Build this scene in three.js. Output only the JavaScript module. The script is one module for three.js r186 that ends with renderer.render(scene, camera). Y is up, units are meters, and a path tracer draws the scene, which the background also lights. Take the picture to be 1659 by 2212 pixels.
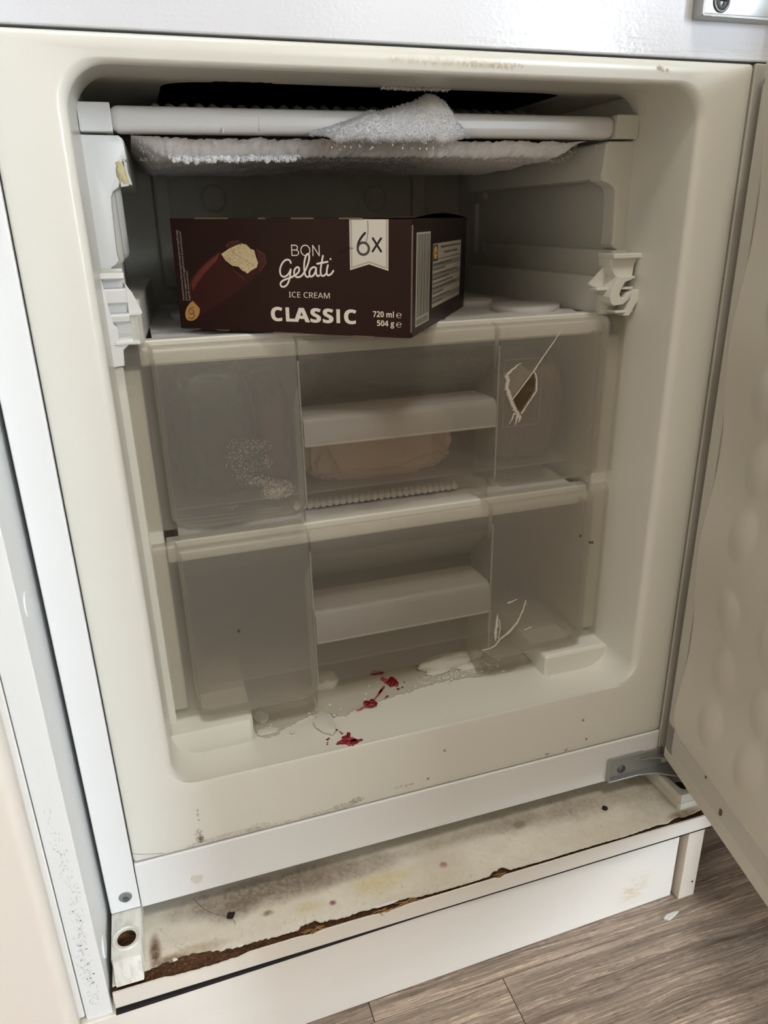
import * as THREE from 'three';
import { RoundedBoxGeometry } from 'three/addons/geometries/RoundedBoxGeometry.js';
import { mergeGeometries, mergeVertices, toCreasedNormals } from 'three/addons/utils/BufferGeometryUtils.js';
import { RectAreaLightUniformsLib } from 'three/addons/lights/RectAreaLightUniformsLib.js';

// ---------------------------------------------------------------- camera, sky, daylight, exposure
const scene = new THREE.Scene();
const camera = new THREE.PerspectiveCamera(70.05, 1659 / 2212, 0.02, 40);
camera.position.set(-0.18145, 0.46129, 0.47236);
camera.rotation.set(-0.37536, -0.30684, -0.02232, 'YXZ');
scene.add(camera);
const renderer = new THREE.WebGLRenderer({ antialias: true });
renderer.toneMapping = THREE.LinearToneMapping;
renderer.toneMappingExposure = 0.74;
renderer.shadowMap.enabled = true;
RectAreaLightUniformsLib.init();
scene.background = new THREE.Color(0.80, 0.91, 1.0);
scene.backgroundIntensity = 42;
const WIN = { x0: 2.34, x1: 2.86, y0: -0.06, y1: 2.2, z: 4.2 };
const daylight = new THREE.RectAreaLight(new THREE.Color(0.80, 0.91, 1.0), 37, WIN.x1 - WIN.x0 - 0.04, WIN.y1 - WIN.y0 - 0.04);
daylight.name = 'window_daylight';
daylight.position.set((WIN.x0 + WIN.x1) / 2, (WIN.y0 + WIN.y1) / 2, WIN.z - 0.012);
daylight.castShadow = true;
scene.add(daylight);
// the sheer curtain drawn over the left part of the same window glows softly
const SHEER = { x0: 1.0, x1: 2.30 };
const sheerLight = new THREE.RectAreaLight(new THREE.Color(0.90, 0.95, 1.0), 6, SHEER.x1 - SHEER.x0, WIN.y1 - WIN.y0);
sheerLight.name = 'sheer_curtain_light';
sheerLight.position.set((SHEER.x0 + SHEER.x1) / 2, (WIN.y0 + WIN.y1) / 2, WIN.z - 0.08);
sheerLight.castShadow = true;
scene.add(sheerLight);
// wide window with curtain in the left wall, unseen, added as soft fill
const CUR = { z0: 0.40, z1: 2.10, y0: 0.25, y1: 1.85, x: -1.75 };
const leftFill = new THREE.RectAreaLight(new THREE.Color(1.0, 0.95, 0.87), 0.42, CUR.z1 - CUR.z0, CUR.y1 - CUR.y0);
leftFill.name = 'added_left_fill_light';
leftFill.position.set(CUR.x + 0.05, (CUR.y0 + CUR.y1) / 2, (CUR.z0 + CUR.z1) / 2); leftFill.rotation.y = -Math.PI / 2;
leftFill.castShadow = true;
scene.add(leftFill);
// unseen flat square ceiling lamp, added for more light from above
const lampAt = new THREE.Vector3(-0.12, 2.5, 1.05);
const topFillLight = new THREE.RectAreaLight(new THREE.Color(1.0, 0.95, 0.87), 36, 0.5, 0.5);
topFillLight.name = 'added_top_fill_light';
topFillLight.position.set(lampAt.x, lampAt.y - 0.068, lampAt.z); topFillLight.rotation.x = -Math.PI / 2;
topFillLight.castShadow = true;
scene.add(topFillLight);

// ---------------------------------------------------------------- helpers
let seed = 12345;
const rnd = () => { seed = (seed * 1664525 + 1013904223) >>> 0; return seed / 4294967296; };
const rr = (a, b) => a + (b - a) * rnd();
const clamp = (x, a = 0, b = 1) => Math.min(b, Math.max(a, x));
const lerp = (a, b, t) => a + (b - a) * t;
const sstep = (a, b, x) => { const t = clamp((x - a) / (b - a)); return t * t * (3 - 2 * t); };
const hash = (x, y, z) => { let h = Math.imul(x, 374761393) ^ Math.imul(y, 668265263) ^ Math.imul(z, 2147483647 ^ 0x5bd1e995); h = Math.imul(h ^ (h >>> 13), 1274126177); return ((h ^ (h >>> 16)) >>> 0) / 4294967296; };
function noise(x, y, z = 0) {
  const xi = Math.floor(x), yi = Math.floor(y), zi = Math.floor(z); let u = x - xi, v = y - yi, w = z - zi;
  u = u * u * (3 - 2 * u); v = v * v * (3 - 2 * v); w = w * w * (3 - 2 * w);
  const L = (a, b, t) => a + (b - a) * t, H = (a, b, c) => hash(xi + a, yi + b, zi + c);
  return L(L(L(H(0, 0, 0), H(1, 0, 0), u), L(H(0, 1, 0), H(1, 1, 0), u), v), L(L(H(0, 0, 1), H(1, 0, 1), u), L(H(0, 1, 1), H(1, 1, 1), u), v), w);
}
const fbm = (x, y, z = 0, o = 4) => { let s = 0, a = 0.5, t = 0; for (let i = 0; i < o; i++) { s += a * noise(x, y, z); t += a; x *= 2.03; y *= 2.03; z *= 2.03; a *= 0.5; } return s / t; };

const taken = {};
function add(o, parent) {
  if (parent) { parent.add(o); return o; }
  const n = taken[o.name] = (taken[o.name] ?? -1) + 1;
  if (n) o.name += '_' + String(n).padStart(3, '0');
  scene.add(o); return o;
}
function M(name, geo, mat, parent) {
  const g = Array.isArray(geo) ? merge(geo) : geo;
  const m = new THREE.Mesh(g, mat); m.name = name; m.castShadow = m.receiveShadow = true;
  return add(m, parent ?? null);
}
function G(name, parent) { const g = new THREE.Group(); g.name = name; return add(g, parent ?? null); }
function tag(o, label, category, group) { o.userData = { label, category }; if (group) o.userData.group = group; return o; }
function struct(o) { o.userData = { kind: 'structure' }; return o; }
function merge(list) {
  return mergeGeometries(list.map((g) => {
    let h = g.index ? g.toNonIndexed() : g.clone();
    for (const k of Object.keys(h.attributes)) if (!['position', 'normal', 'uv'].includes(k)) h.deleteAttribute(k);
    if (!h.attributes.uv) h.setAttribute('uv', new THREE.BufferAttribute(new Float32Array(h.attributes.position.count * 2), 2));
    if (!h.attributes.normal) h.computeVertexNormals();
    return h;
  }));
}
// box by its corners, with softened edges
function bx(x0, x1, y0, y1, z0, z1, r = 0.001, seg = 2) {
  const w = Math.abs(x1 - x0), h = Math.abs(y1 - y0), d = Math.abs(z1 - z0);
  const g = r > 0 ? new RoundedBoxGeometry(w, h, d, seg, Math.min(r, w / 2.01, h / 2.01, d / 2.01)) : new THREE.BoxGeometry(w, h, d);
  return g.translate((x0 + x1) / 2, (y0 + y1) / 2, (z0 + z1) / 2);
}
// planar uv: u along axis a, v along axis b
function uvp(g, a, b, a0, a1, b0, b1) {
  const p = g.attributes.position, uv = new Float32Array(p.count * 2), k = { x: 0, y: 1, z: 2 };
  for (let i = 0; i < p.count; i++) { uv[i * 2] = (p.getComponent(i, k[a]) - a0) / (a1 - a0); uv[i * 2 + 1] = (p.getComponent(i, k[b]) - b0) / (b1 - b0); }
  g.setAttribute('uv', new THREE.BufferAttribute(uv, 2)); return g;
}
function shapeOf(pts, holes = []) {
  const s = new THREE.Shape(pts.map((p) => new THREE.Vector2(p[0], p[1])));
  for (const h of holes) s.holes.push(new THREE.Path(h.map((p) => new THREE.Vector2(p[0], p[1]))));
  return s;
}
// prism of an xy outline between z0 and z1
function prism(pts, z0, z1, bevel = 0, holes = []) {
  return new THREE.ExtrudeGeometry(shapeOf(pts, holes), { depth: z1 - z0 - 2 * bevel, bevelEnabled: bevel > 0, bevelSize: bevel, bevelThickness: bevel, bevelOffset: -bevel, bevelSegments: 2, curveSegments: 24 }).translate(0, 0, z0 + bevel);
}
// prism of an (x, z) outline between y0 and y1
function slab(pts, y0, y1, bevel = 0, holes = []) {
  return prism(pts.map((p) => [p[0], -p[1]]), y0, y1, bevel, holes.map((h) => h.map((p) => [p[0], -p[1]]))).rotateX(-Math.PI / 2);
}
// prism of a (z, y) outline between x0 and x1
function prismX(pts, x0, x1, bevel = 0) { return prism(pts.map((p) => [-p[0], p[1]]), x0, x1, bevel).rotateY(Math.PI / 2); }
// polyline (2d) thickened to an outline
function thick(pts, t) {
  const L = [], R = [];
  pts.forEach((p, i) => {
    const a = pts[Math.max(0, i - 1)], b = pts[Math.min(pts.length - 1, i + 1)]; let dx = b[0] - a[0], dy = b[1] - a[1]; const l = Math.hypot(dx, dy); dx /= l; dy /= l;
    L.push([p[0] - dy * t / 2, p[1] + dx * t / 2]); R.unshift([p[0] + dy * t / 2, p[1] - dx * t / 2]);
  });
  return [...L, ...R];
}
function cyl(r, h, axis, x, y, z, seg = 28, r2 = r) {
  const g = new THREE.CylinderGeometry(r2, r, h, seg); if (axis === 'z') g.rotateX(Math.PI / 2); if (axis === 'x') g.rotateZ(-Math.PI / 2);
  return g.translate(x, y, z);
}
// rows of points -> surface
function surf(rows, closedU = false, flip = false) {
  const n = rows.length, m = rows[0].length, pos = new Float32Array(n * m * 3), idx = [];
  rows.forEach((row, i) => row.forEach((p, j) => pos.set(p, (i * m + j) * 3)));
  for (let i = 0; i < n - 1; i++) for (let j = 0; j < (closedU ? m : m - 1); j++) {
    const a = i * m + j, b = i * m + (j + 1) % m, c = a + m, d = b + m;
    if (flip) idx.push(a, b, c, b, d, c); else idx.push(a, c, b, b, c, d);
  }
  const g = new THREE.BufferGeometry(); g.setAttribute('position', new THREE.BufferAttribute(pos, 3)); g.setIndex(idx); g.computeVertexNormals();
  g.setAttribute('uv', new THREE.BufferAttribute(new Float32Array(n * m * 2), 2)); return g;
}
function tex(w, h, fn, srgb = true, repeat = true) {
  const d = new Uint8Array(w * h * 4);
  for (let y = 0; y < h; y++) for (let x = 0; x < w; x++) { const c = fn((x + 0.5) / w, (y + 0.5) / h, x, y), o = (y * w + x) * 4; d[o] = clamp(c[0], 0, 255); d[o + 1] = clamp(c[1], 0, 255); d[o + 2] = clamp(c[2], 0, 255); d[o + 3] = 255; }
  const t = new THREE.DataTexture(d, w, h); t.magFilter = THREE.LinearFilter; t.minFilter = THREE.LinearFilter;
  if (srgb) t.colorSpace = THREE.SRGBColorSpace; if (repeat) t.wrapS = t.wrapT = THREE.RepeatWrapping; t.needsUpdate = true; return t;
}
function canvasTex(w, h, draw) {
  const c = document.createElement('canvas'); c.width = w; c.height = h; const x = c.getContext('2d'); draw(x, w, h);
  const t = new THREE.CanvasTexture(c); t.colorSpace = THREE.SRGBColorSpace; return t;
}
const css = (r, g, b, a = 1) => `rgba(${r | 0},${g | 0},${b | 0},${a})`;
// small crystal shards scattered over points [x,y,z,nx,ny,nz]
function shards(points, lo, hi) {
  const pos = [];
  for (const p of points) {
    const l = rr(lo, hi), w = l * rr(0.25, 0.5), d = new THREE.Vector3(p[3] + rr(-0.8, 0.8), p[4] + rr(-0.8, 0.8), p[5] + rr(-0.8, 0.8)).normalize();
    const a = new THREE.Vector3(rr(-1, 1), rr(-1, 1), rr(-1, 1)).cross(d).normalize(), b = a.clone().cross(d), o = new THREE.Vector3(p[0], p[1], p[2]);
    const tip = o.clone().addScaledVector(d, l), q = [0, 1, 2].map((k) => o.clone().addScaledVector(a, w * Math.cos(k * 2.094)).addScaledVector(b, w * Math.sin(k * 2.094)));
    for (const [i, j] of [[0, 1], [1, 2], [2, 0]]) pos.push(...q[j].toArray(), ...q[i].toArray(), ...tip.toArray());
  }
  const g = new THREE.BufferGeometry(); g.setAttribute('position', new THREE.BufferAttribute(new Float32Array(pos), 3)); g.computeVertexNormals(); return g;
}
// lumpy pebble
function lump(r, sx, sy, sz, x, y, z, amp = 0.25, f = 2, detail = 3) {
  const g = mergeVertices(new THREE.IcosahedronGeometry(1, detail).deleteAttribute('normal').deleteAttribute('uv')), p = g.attributes.position, k = rnd() * 90;
  for (let i = 0; i < p.count; i++) {
    const v = new THREE.Vector3().fromBufferAttribute(p, i), s = r * (1 + amp * (fbm(v.x * f + k, v.y * f, v.z * f, 3) * 2 - 1));
    p.setXYZ(i, v.x * s * sx + x, v.y * s * sy + y, v.z * s * sz + z);
  }
  g.computeVertexNormals(); return g;
}
// irregular flat blob outline
function blob(cx, cy, rx, ry, n = 40, amp = 0.4, f = 1.6) {
  const k = rnd() * 99; return Array.from({ length: n }, (_, i) => { const a = i / n * 2 * Math.PI, r = 1 + amp * (fbm(Math.cos(a) * f + k, Math.sin(a) * f, 0, 3) * 2 - 1); return [cx + rx * r * Math.cos(a), cy + ry * r * Math.sin(a)]; });
}
const mat = (o) => new THREE.MeshPhysicalMaterial(o);
const S = (r, g, b) => new THREE.Color().setRGB(r / 255, g / 255, b / 255, THREE.SRGBColorSpace);

// ---------------------------------------------------------------- materials
const fineBump = tex(256, 256, (u, v, x, y) => { const c = 128 + 60 * (fbm(x / 5, y / 5, 3, 3) - 0.5) * 2; return [c, c, c]; }, false);
const frameTex = canvasTex(1024, 1180, (c, w, h) => {
  c.fillStyle = css(226, 225, 216); c.fillRect(0, 0, w, h);
  const X = (x) => (x + 0.243) / 0.486 * w, Y = (y) => h - y / 0.56 * h;
  const smudge = (x, y, rx, ry, n, col, a) => { for (let i = 0; i < n; i++) { const t = rnd() * 6.28, q = Math.sqrt(rnd()); c.fillStyle = css(...col, a * rnd()); c.beginPath(); c.ellipse(X(x) + Math.cos(t) * q * rx, Y(y) + Math.sin(t) * q * ry, rr(0.6, 3.2), rr(0.5, 1.8), rnd() * 3, 0, 7); c.fill(); } };
  smudge(-0.1917, 0.0125, 7, 15, 90, [120, 104, 88], 0.28); smudge(-0.1905, 0.0080, 4, 7, 50, [84, 66, 52], 0.5); smudge(-0.1905, 0.034, 1.5, 14, 30, [120, 110, 90], 0.25);
  smudge(-0.17, 0.004, 70, 9, 900, [150, 138, 122], 0.16); smudge(-0.145, 0.006, 20, 9, 220, [150, 132, 116], 0.16); smudge(-0.10, 0.0035, 80, 6, 500, [150, 138, 120], 0.14);
  smudge(-0.062, 0.0085, 14, 6, 140, [120, 108, 92], 0.2); smudge(-0.072, 0.006, 28, 6, 200, [126, 114, 98], 0.16); smudge(-0.02, 0.011, 20, 3, 50, [120, 110, 95], 0.3);
  for (const [x, y, r] of [[0.0181, 0.0383, 2.2], [0.003, 0.0125, 2.4], [0.155, 0.0345, 2], [0.14, 0.005, 3], [0.12, 0.0052, 4], [0.16, 0.012, 2], [0.165, 0.553, 3]]) smudge(x, y, r, r, 14, [110, 98, 80], 0.5);
  smudge(0.02, 0.5515, 95, 5, 520, [186, 170, 134], 0.2); smudge(0.045, 0.5508, 45, 4, 120, [160, 140, 100], 0.26); smudge(0.168, 0.5525, 10, 2.5, 40, [130, 115, 90], 0.4);
  c.strokeStyle = css(120, 110, 92, 0.7); c.lineWidth = 1.2; c.beginPath(); c.moveTo(X(-0.2425), Y(0.0105)); c.lineTo(X(-0.220), Y(0.0035)); c.stroke();
});
const cream = mat({ color: S(226, 225, 216), roughness: 0.28, specularIntensity: 0.8, bumpMap: fineBump, bumpScale: 0.00002 });
const creamFrame = mat({ map: frameTex, roughness: 0.26, specularIntensity: 0.8 });
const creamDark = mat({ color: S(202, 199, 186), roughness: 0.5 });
const whiteABS = mat({ color: S(232, 234, 234), roughness: 0.32 });
const paint = mat({ color: S(232, 233, 233), roughness: 0.38, specularIntensity: 0.7 });
const hollowShade = mat({ color: S(46, 45, 42), roughness: 0.95 });  // near-black tone that stands in for the shade inside hollows
const zinc = mat({ color: S(168, 170, 168), roughness: 0.34, metalness: 0.7, bumpMap: fineBump, bumpScale: 0.0001 });
const steelDark = mat({ color: S(120, 124, 126), roughness: 0.4, metalness: 0.8 });
const frostMat = mat({ color: S(250, 251, 253), roughness: 0.9, specularIntensity: 0.4 });
const frostGrey = mat({ color: S(238, 236, 236), roughness: 0.95, specularIntensity: 0.3 });
const frostFuzz = mat({ color: S(250, 251, 253), roughness: 1, transmission: 0.7, thickness: 0, specularIntensity: 0.3 });
const iceSpark = mat({ color: S(250, 252, 255), roughness: 0.12, specularIntensity: 1 });
const hazy = mat({ color: S(243, 241, 237), roughness: 0.39, transmission: 0.905, thickness: 0, specularIntensity: 0.5, side: THREE.DoubleSide });
const hazyFront = mat({ color: S(243, 241, 237), roughness: 0.38, transmission: 0.925, thickness: 0, specularIntensity: 0.5, side: THREE.DoubleSide });
const hazyHandle = mat({ color: S(238, 235, 230), roughness: 0.42, transmission: 0.86, thickness: 0, specularIntensity: 0.6, side: THREE.DoubleSide });
const whitened = mat({ color: S(222, 214, 200), roughness: 0.9, transmission: 0.15, thickness: 0 });
const gasketMat = mat({ color: S(206, 202, 194), roughness: 0.55 });
const doorMat = mat({ color: S(214, 209, 196), roughness: 0.42, specularIntensity: 0.7 });
const whiteLam = mat({ color: S(236, 234, 230), roughness: 0.33 });
const chip = mat({ map: tex(512, 64, (u, v, x, y) => { const n = fbm(x / 4, y / 4, 1, 4), m = noise(x / 1.6, y / 1.6, 5), k = 0.45 + 0.8 * n + (m > 0.82 ? 0.5 : 0); return [92 * k, 62 * k, 38 * k]; }), roughness: 1 });

// ---------------------------------------------------------------- room shell
const FLOOR = -0.168, CEIL = 2.5, RX0 = -1.75, RX1 = 3.3, RZ0 = -0.62, RZ1 = 4.2;
const wallMat = mat({ color: S(180, 164, 142), roughness: 0.9 }), ceilMat = mat({ color: S(206, 196, 180), roughness: 0.95 });
struct(M('ceiling', bx(RX0 - 0.2, RX1 + 0.2, CEIL, CEIL + 0.2, RZ0 - 0.2, RZ1 + 0.2, 0), ceilMat));
struct(M('wall_back', bx(RX0 - 0.2, RX1 + 0.2, FLOOR - 0.02, CEIL, RZ0 - 0.2, RZ0, 0), wallMat));
struct(M('wall_left', bx(RX0 - 0.2, RX0, FLOOR - 0.02, CEIL, RZ0, RZ1 + 0.2, 0), wallMat));
struct(M('wall_right', bx(RX1, RX1 + 0.2, FLOOR - 0.02, CEIL, RZ0, RZ1 + 0.2, 0), wallMat));
struct(M('wall_right_return', bx(0.405, 0.62, FLOOR, CEIL, RZ0, 0.30, 0.002), mat({ color: S(74, 56, 42), roughness: 0.9 })));
struct(M('wall_front', [bx(RX0, WIN.x0, FLOOR - 0.02, CEIL, RZ1, RZ1 + 0.2, 0), bx(WIN.x1, RX1, FLOOR - 0.02, CEIL, RZ1, RZ1 + 0.2, 0), bx(WIN.x0, WIN.x1, FLOOR - 0.02, WIN.y0, RZ1, RZ1 + 0.2, 0), bx(WIN.x0, WIN.x1, WIN.y1, CEIL, RZ1, RZ1 + 0.2, 0)], wallMat));
const win = struct(G('window_1'));
const wf = 0.045, wz0 = RZ1 + 0.05, wz1 = RZ1 + 0.11;
M('window_frame', [bx(WIN.x0, WIN.x0 + wf, WIN.y0, WIN.y1, wz0, wz1), bx(WIN.x1 - wf, WIN.x1, WIN.y0, WIN.y1, wz0, wz1), bx(WIN.x0 + wf, WIN.x1 - wf, WIN.y0, WIN.y0 + wf, wz0, wz1), bx(WIN.x0 + wf, WIN.x1 - wf, WIN.y1 - wf, WIN.y1, wz0, wz1)], whiteLam, win);
M('pane', bx(WIN.x0 + wf, WIN.x1 - wf, WIN.y0 + wf, WIN.y1 - wf, RZ1 + 0.076, RZ1 + 0.08, 0), mat({ color: 0xffffff, transmission: 1, roughness: 0.02, thickness: 0 }), win);

M('curtain', bx(SHEER.x0, SHEER.x1 + 0.02, WIN.y0 - 0.05, WIN.y1 + 0.05, RZ1 - 0.06, RZ1 - 0.05, 0.002), mat({ color: S(236, 236, 232), roughness: 1, emissive: new THREE.Color(0.9, 0.95, 1.0), emissiveIntensity: 1.5 }), win);
const win2 = struct(G('added_window_2'));  // unseen window added to carry the soft fill from the left
M('curtain', bx(RX0 + 0.02, RX0 + 0.03, CUR.y0, CUR.y1, CUR.z0, CUR.z1, 0.002), mat({ color: S(230, 224, 212), roughness: 1, emissive: new THREE.Color(1.0, 0.96, 0.89), emissiveIntensity: 0.15 }), win2);  // glowing curtain belongs to the added left fill
{ const a = RX0 + 0.002, b = RX0 + 0.04, e = 0.05; M('window_frame', [bx(a, b, CUR.y0 - e, CUR.y1 + e, CUR.z0 - e, CUR.z0), bx(a, b, CUR.y0 - e, CUR.y1 + e, CUR.z1, CUR.z1 + e), bx(a, b, CUR.y1, CUR.y1 + e, CUR.z0, CUR.z1), bx(a, b, CUR.y0 - e, CUR.y0, CUR.z0, CUR.z1)], whiteLam, win2); }
const lamp = tag(G('added_ceiling_lamp'), 'unseen flat square white ceiling lamp added for light from above', 'lamp');
M('lamp_frame', bx(lampAt.x - 0.27, lampAt.x + 0.27, 2.45, 2.5, lampAt.z - 0.27, lampAt.z + 0.27, 0.006), whiteLam, lamp);
M('diffuser', bx(lampAt.x - 0.25, lampAt.x + 0.25, 2.436, 2.45, lampAt.z - 0.25, lampAt.z + 0.25, 0.003), mat({ color: S(240, 238, 230), roughness: 0.6, emissive: new THREE.Color(1.0, 0.97, 0.92), emissiveIntensity: 1.5 }), lamp);

// floor: laminate planks laid along x
const floor = struct(G('floor'));
M('floor_base', bx(RX0 - 0.2, RX1 + 0.2, FLOOR - 0.03, FLOOR - 0.009, RZ0 - 0.2, RZ1 + 0.2, 0), mat({ color: S(60, 48, 40), roughness: 1 }), floor);
const grain = (x, y, k) => { // x, y in texture pixels of half a millimetre
  const yy = y + 26 * fbm(x / 330, y / 150, k * 7, 3) + 5 * fbm(x / 70, y / 26, k * 3 + 5, 2);
  const ring = fbm(x / 420, yy / 22, k * 11, 3), line = fbm(x / 95, yy / 2.3, k * 13 + 1, 3), fleck = noise(x / 34, yy / 1.25, k * 17 + 2), pore = noise(x / 20, yy / 1.1, k * 19 + 7);
  let t = 0.5 + 0.42 * (ring - 0.5) + 0.42 * (line - 0.5); if (fleck > 0.70) t += 0.17 * sstep(0.42, 0.62, line); if (pore > 0.80) t -= 0.13; return t;
};
const woodTex = [0, 1, 2].map((k) => tex(1024, 512, (u, v, x, y) => { const t = grain(x, y, k); return [200 * t + 66, 184 * t + 59, 169 * t + 53]; }));
const woodBump = tex(1024, 512, (u, v, x, y) => { const c = 255 * clamp(grain(x, y, 0)); return [c, c, c]; }, false);
const woodMats = woodTex.map((t) => mat({ map: t, bumpMap: woodBump, bumpScale: 0.0005, roughness: 0.40, specularIntensity: 0.8 }));
{
  const rows = [[-0.1215, 0.0685, -0.072]]; let z = 0.0685, r = 0;
  const joint = [0.048, -0.45, 0.31, -0.12, 0.55, -0.7, 0.2];
  while (z < RZ1) { rows.push([z, z + 0.19, joint[r % 7] + (r >= 7 ? 0.13 * r % 1 : 0)]); z += 0.19; r++; }
  rows.forEach(([z0, z1, j], i) => {
    const cuts = [RX0]; for (let x = j - 1.28 * 3; x < RX1; x += 1.28) if (x > RX0 + 0.1) cuts.push(x); cuts.push(RX1);
    for (let c = 0; c < cuts.length - 1; c++) {
      const x0 = cuts[c] + 0.0003, x1 = cuts[c + 1] - 0.0003, g = bx(x0, x1, FLOOR - 0.009, FLOOR, z0 + 0.0002, Math.min(z1, RZ1 + 0.01) - 0.0002, 0.0004, 1);
      { const o = rnd(), q = 0.06 * rnd(); uvp(g, 'x', 'z', x0 - o, x0 - o + 0.5, z0 - q, z0 - q + 0.25); }; M('floor_plank', g, woodMats[(i * 2 + c) % 3], floor);
    }
  });
}

// ---------------------------------------------------------------- the appliance
const fridge = tag(G('fridge_freezer'), 'white built-in fridge-freezer with its freezer compartment open and frosted', 'freezer');
// rounded-rectangle ring of points, starting at the top-left corner and going anticlockwise (down the left side)
function ring(hw, y0, y1, r, z, k = 8, e = 10) {
  const P = []; const corner = (cx, cy, a0) => { for (let i = 0; i <= k; i++) { const a = a0 + i / k * Math.PI / 2; P.push([cx + r * Math.cos(a), cy + r * Math.sin(a), z]); } };
  const edge = () => { /* filled below */ };
  corner(-hw + r, y1 - r, Math.PI / 2); corner(-hw + r, y0 + r, Math.PI); corner(hw - r, y0 + r, Math.PI * 1.5); corner(hw - r, y1 - r, 0);
  const out = []; const m = k + 1;
  for (let c = 0; c < 4; c++) { for (let i = 0; i < m; i++) out.push(P[c * m + i]); const a = P[c * m + k], b = P[((c + 1) % 4) * m]; for (let i = 1; i < e; i++) out.push([lerp(a[0], b[0], i / e), lerp(a[1], b[1], i / e), z]); }
  return out;
}
const rings = [
  ring(0.2431, 0.0009, 0.5587, 0.003, -0.02), ring(0.2431, 0.0009, 0.5587, 0.003, -0.0022), ring(0.2426, 0.0014, 0.5582, 0.003, -0.0009), ring(0.2412, 0.0028, 0.5572, 0.004, -0.0001),
  ring(0.2375, 0.0075, 0.5555, 0.006, 0.0006), ring(0.230, 0.026, 0.5530, 0.012, 0.0008), ring(0.219, 0.052, 0.5507, 0.02, 0.0006), ring(0.2135, 0.0615, 0.5497, 0.0235, 0.0001),
];
for (let i = 1; i <= 7; i++) { const a = i / 7 * Math.PI / 2, s = Math.sin(a), c = 1 - Math.cos(a); rings.push(ring(0.2112 - 0.0070 * s, 0.0600 + 0.0055 * (1 - s), 0.5480 - 0.0034 * s, 0.024, -0.0065 * c)); }
rings.push(ring(0.2036, 0.0597, 0.5456, 0.0235, -0.018), ring(0.2028, 0.0595, 0.5478, 0.023, -0.05), ring(0.2023, 0.0595, 0.5492, 0.022, -0.0725));
const liner = M('freezer_liner', uvp(surf(rings, true, true), 'x', 'y', -0.243, 0.243, 0, 0.56), creamFrame, fridge);
// deeper part of the compartment: side walls and floor, then back wall and ceiling with its sunken recess
const open = (hw, y0, z) => { const r = 0.022, P = [[-hw, 0.5505, z]]; for (let i = 1; i <= 12; i++) P.push([-hw, lerp(0.5505, y0 + r, i / 12), z]); for (let i = 1; i <= 8; i++) { const a = Math.PI + i / 8 * Math.PI / 2; P.push([-hw + r + r * Math.cos(a), y0 + r + r * Math.sin(a), z]); } for (let i = 1; i < 12; i++) P.push([lerp(-hw + r, hw - r, i / 12), y0, z]); for (let i = 0; i <= 8; i++) { const a = Math.PI * 1.5 + i / 8 * Math.PI / 2; P.push([hw - r + r * Math.cos(a), y0 + r + r * Math.sin(a), z]); } for (let i = 1; i <= 12; i++) P.push([hw, lerp(y0 + r, 0.5505, i / 12), z]); return P; };
M('inner_walls', surf([open(0.2023, 0.0595, -0.0722), open(0.2005, 0.0595, -0.15), open(0.197, 0.0595, -0.40)], false, true), cream, liner);
const back = M('inner_back_wall', [bx(-0.2, 0.2, 0.05, 0.56, -0.412, -0.40, 0), bx(-0.152, -0.136, 0.40, 0.55, -0.402, -0.392, 0.003), bx(0.136, 0.152, 0.40, 0.55, -0.402, -0.392, 0.003),
  new THREE.TorusGeometry(0.013, 0.0012, 8, 40).translate(-0.0895, 0.4905, -0.3995), new THREE.TorusGeometry(0.013, 0.0012, 8, 40).translate(0.093, 0.4885, -0.3995)], cream, liner);
{
  const hole = []; const hx = 0.149, zf = -0.079, zb = -0.36, r = 0.03;
  for (let i = 0; i <= 8; i++) { const a = i / 8 * Math.PI / 2; hole.push([hx - r + r * Math.sin(a), zf - r * 0.7 + r * 0.7 * Math.cos(a)]); } hole.push([hx, zb], [-hx, zb]);
  for (let i = 8; i >= 0; i--) { const a = i / 8 * Math.PI / 2; hole.push([-hx + r - r * Math.sin(a), zf - r * 0.7 + r * 0.7 * Math.cos(a)]); }
  // torn stretch of the recess edge at the left
  for (let i = 0; i <= 26; i++) { const t = i / 26; hole.push([lerp(-0.117, -0.078, t), zf + 0.0025 + 0.0045 * fbm(t * 14, 2, 9, 3) * (i % 26 ? 1 : 0)]); }
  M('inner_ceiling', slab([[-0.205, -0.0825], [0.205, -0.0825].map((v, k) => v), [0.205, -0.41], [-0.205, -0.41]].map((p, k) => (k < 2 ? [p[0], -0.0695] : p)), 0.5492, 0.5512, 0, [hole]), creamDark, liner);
  M('ceiling_recess', [bx(-0.17, 0.17, 0.592, 0.596, -0.40, -0.055, 0), bx(-0.172, -0.168, 0.552, 0.596, -0.40, -0.055, 0), bx(0.168, 0.172, 0.552, 0.596, -0.40, -0.055, 0), bx(-0.17, 0.17, 0.552, 0.596, -0.058, -0.055, 0), bx(-0.17, 0.17, 0.552, 0.596, -0.402, -0.399, 0)], hollowShade, liner);  // lining coloured dark to stand in for the deep shade up here
}
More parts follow.
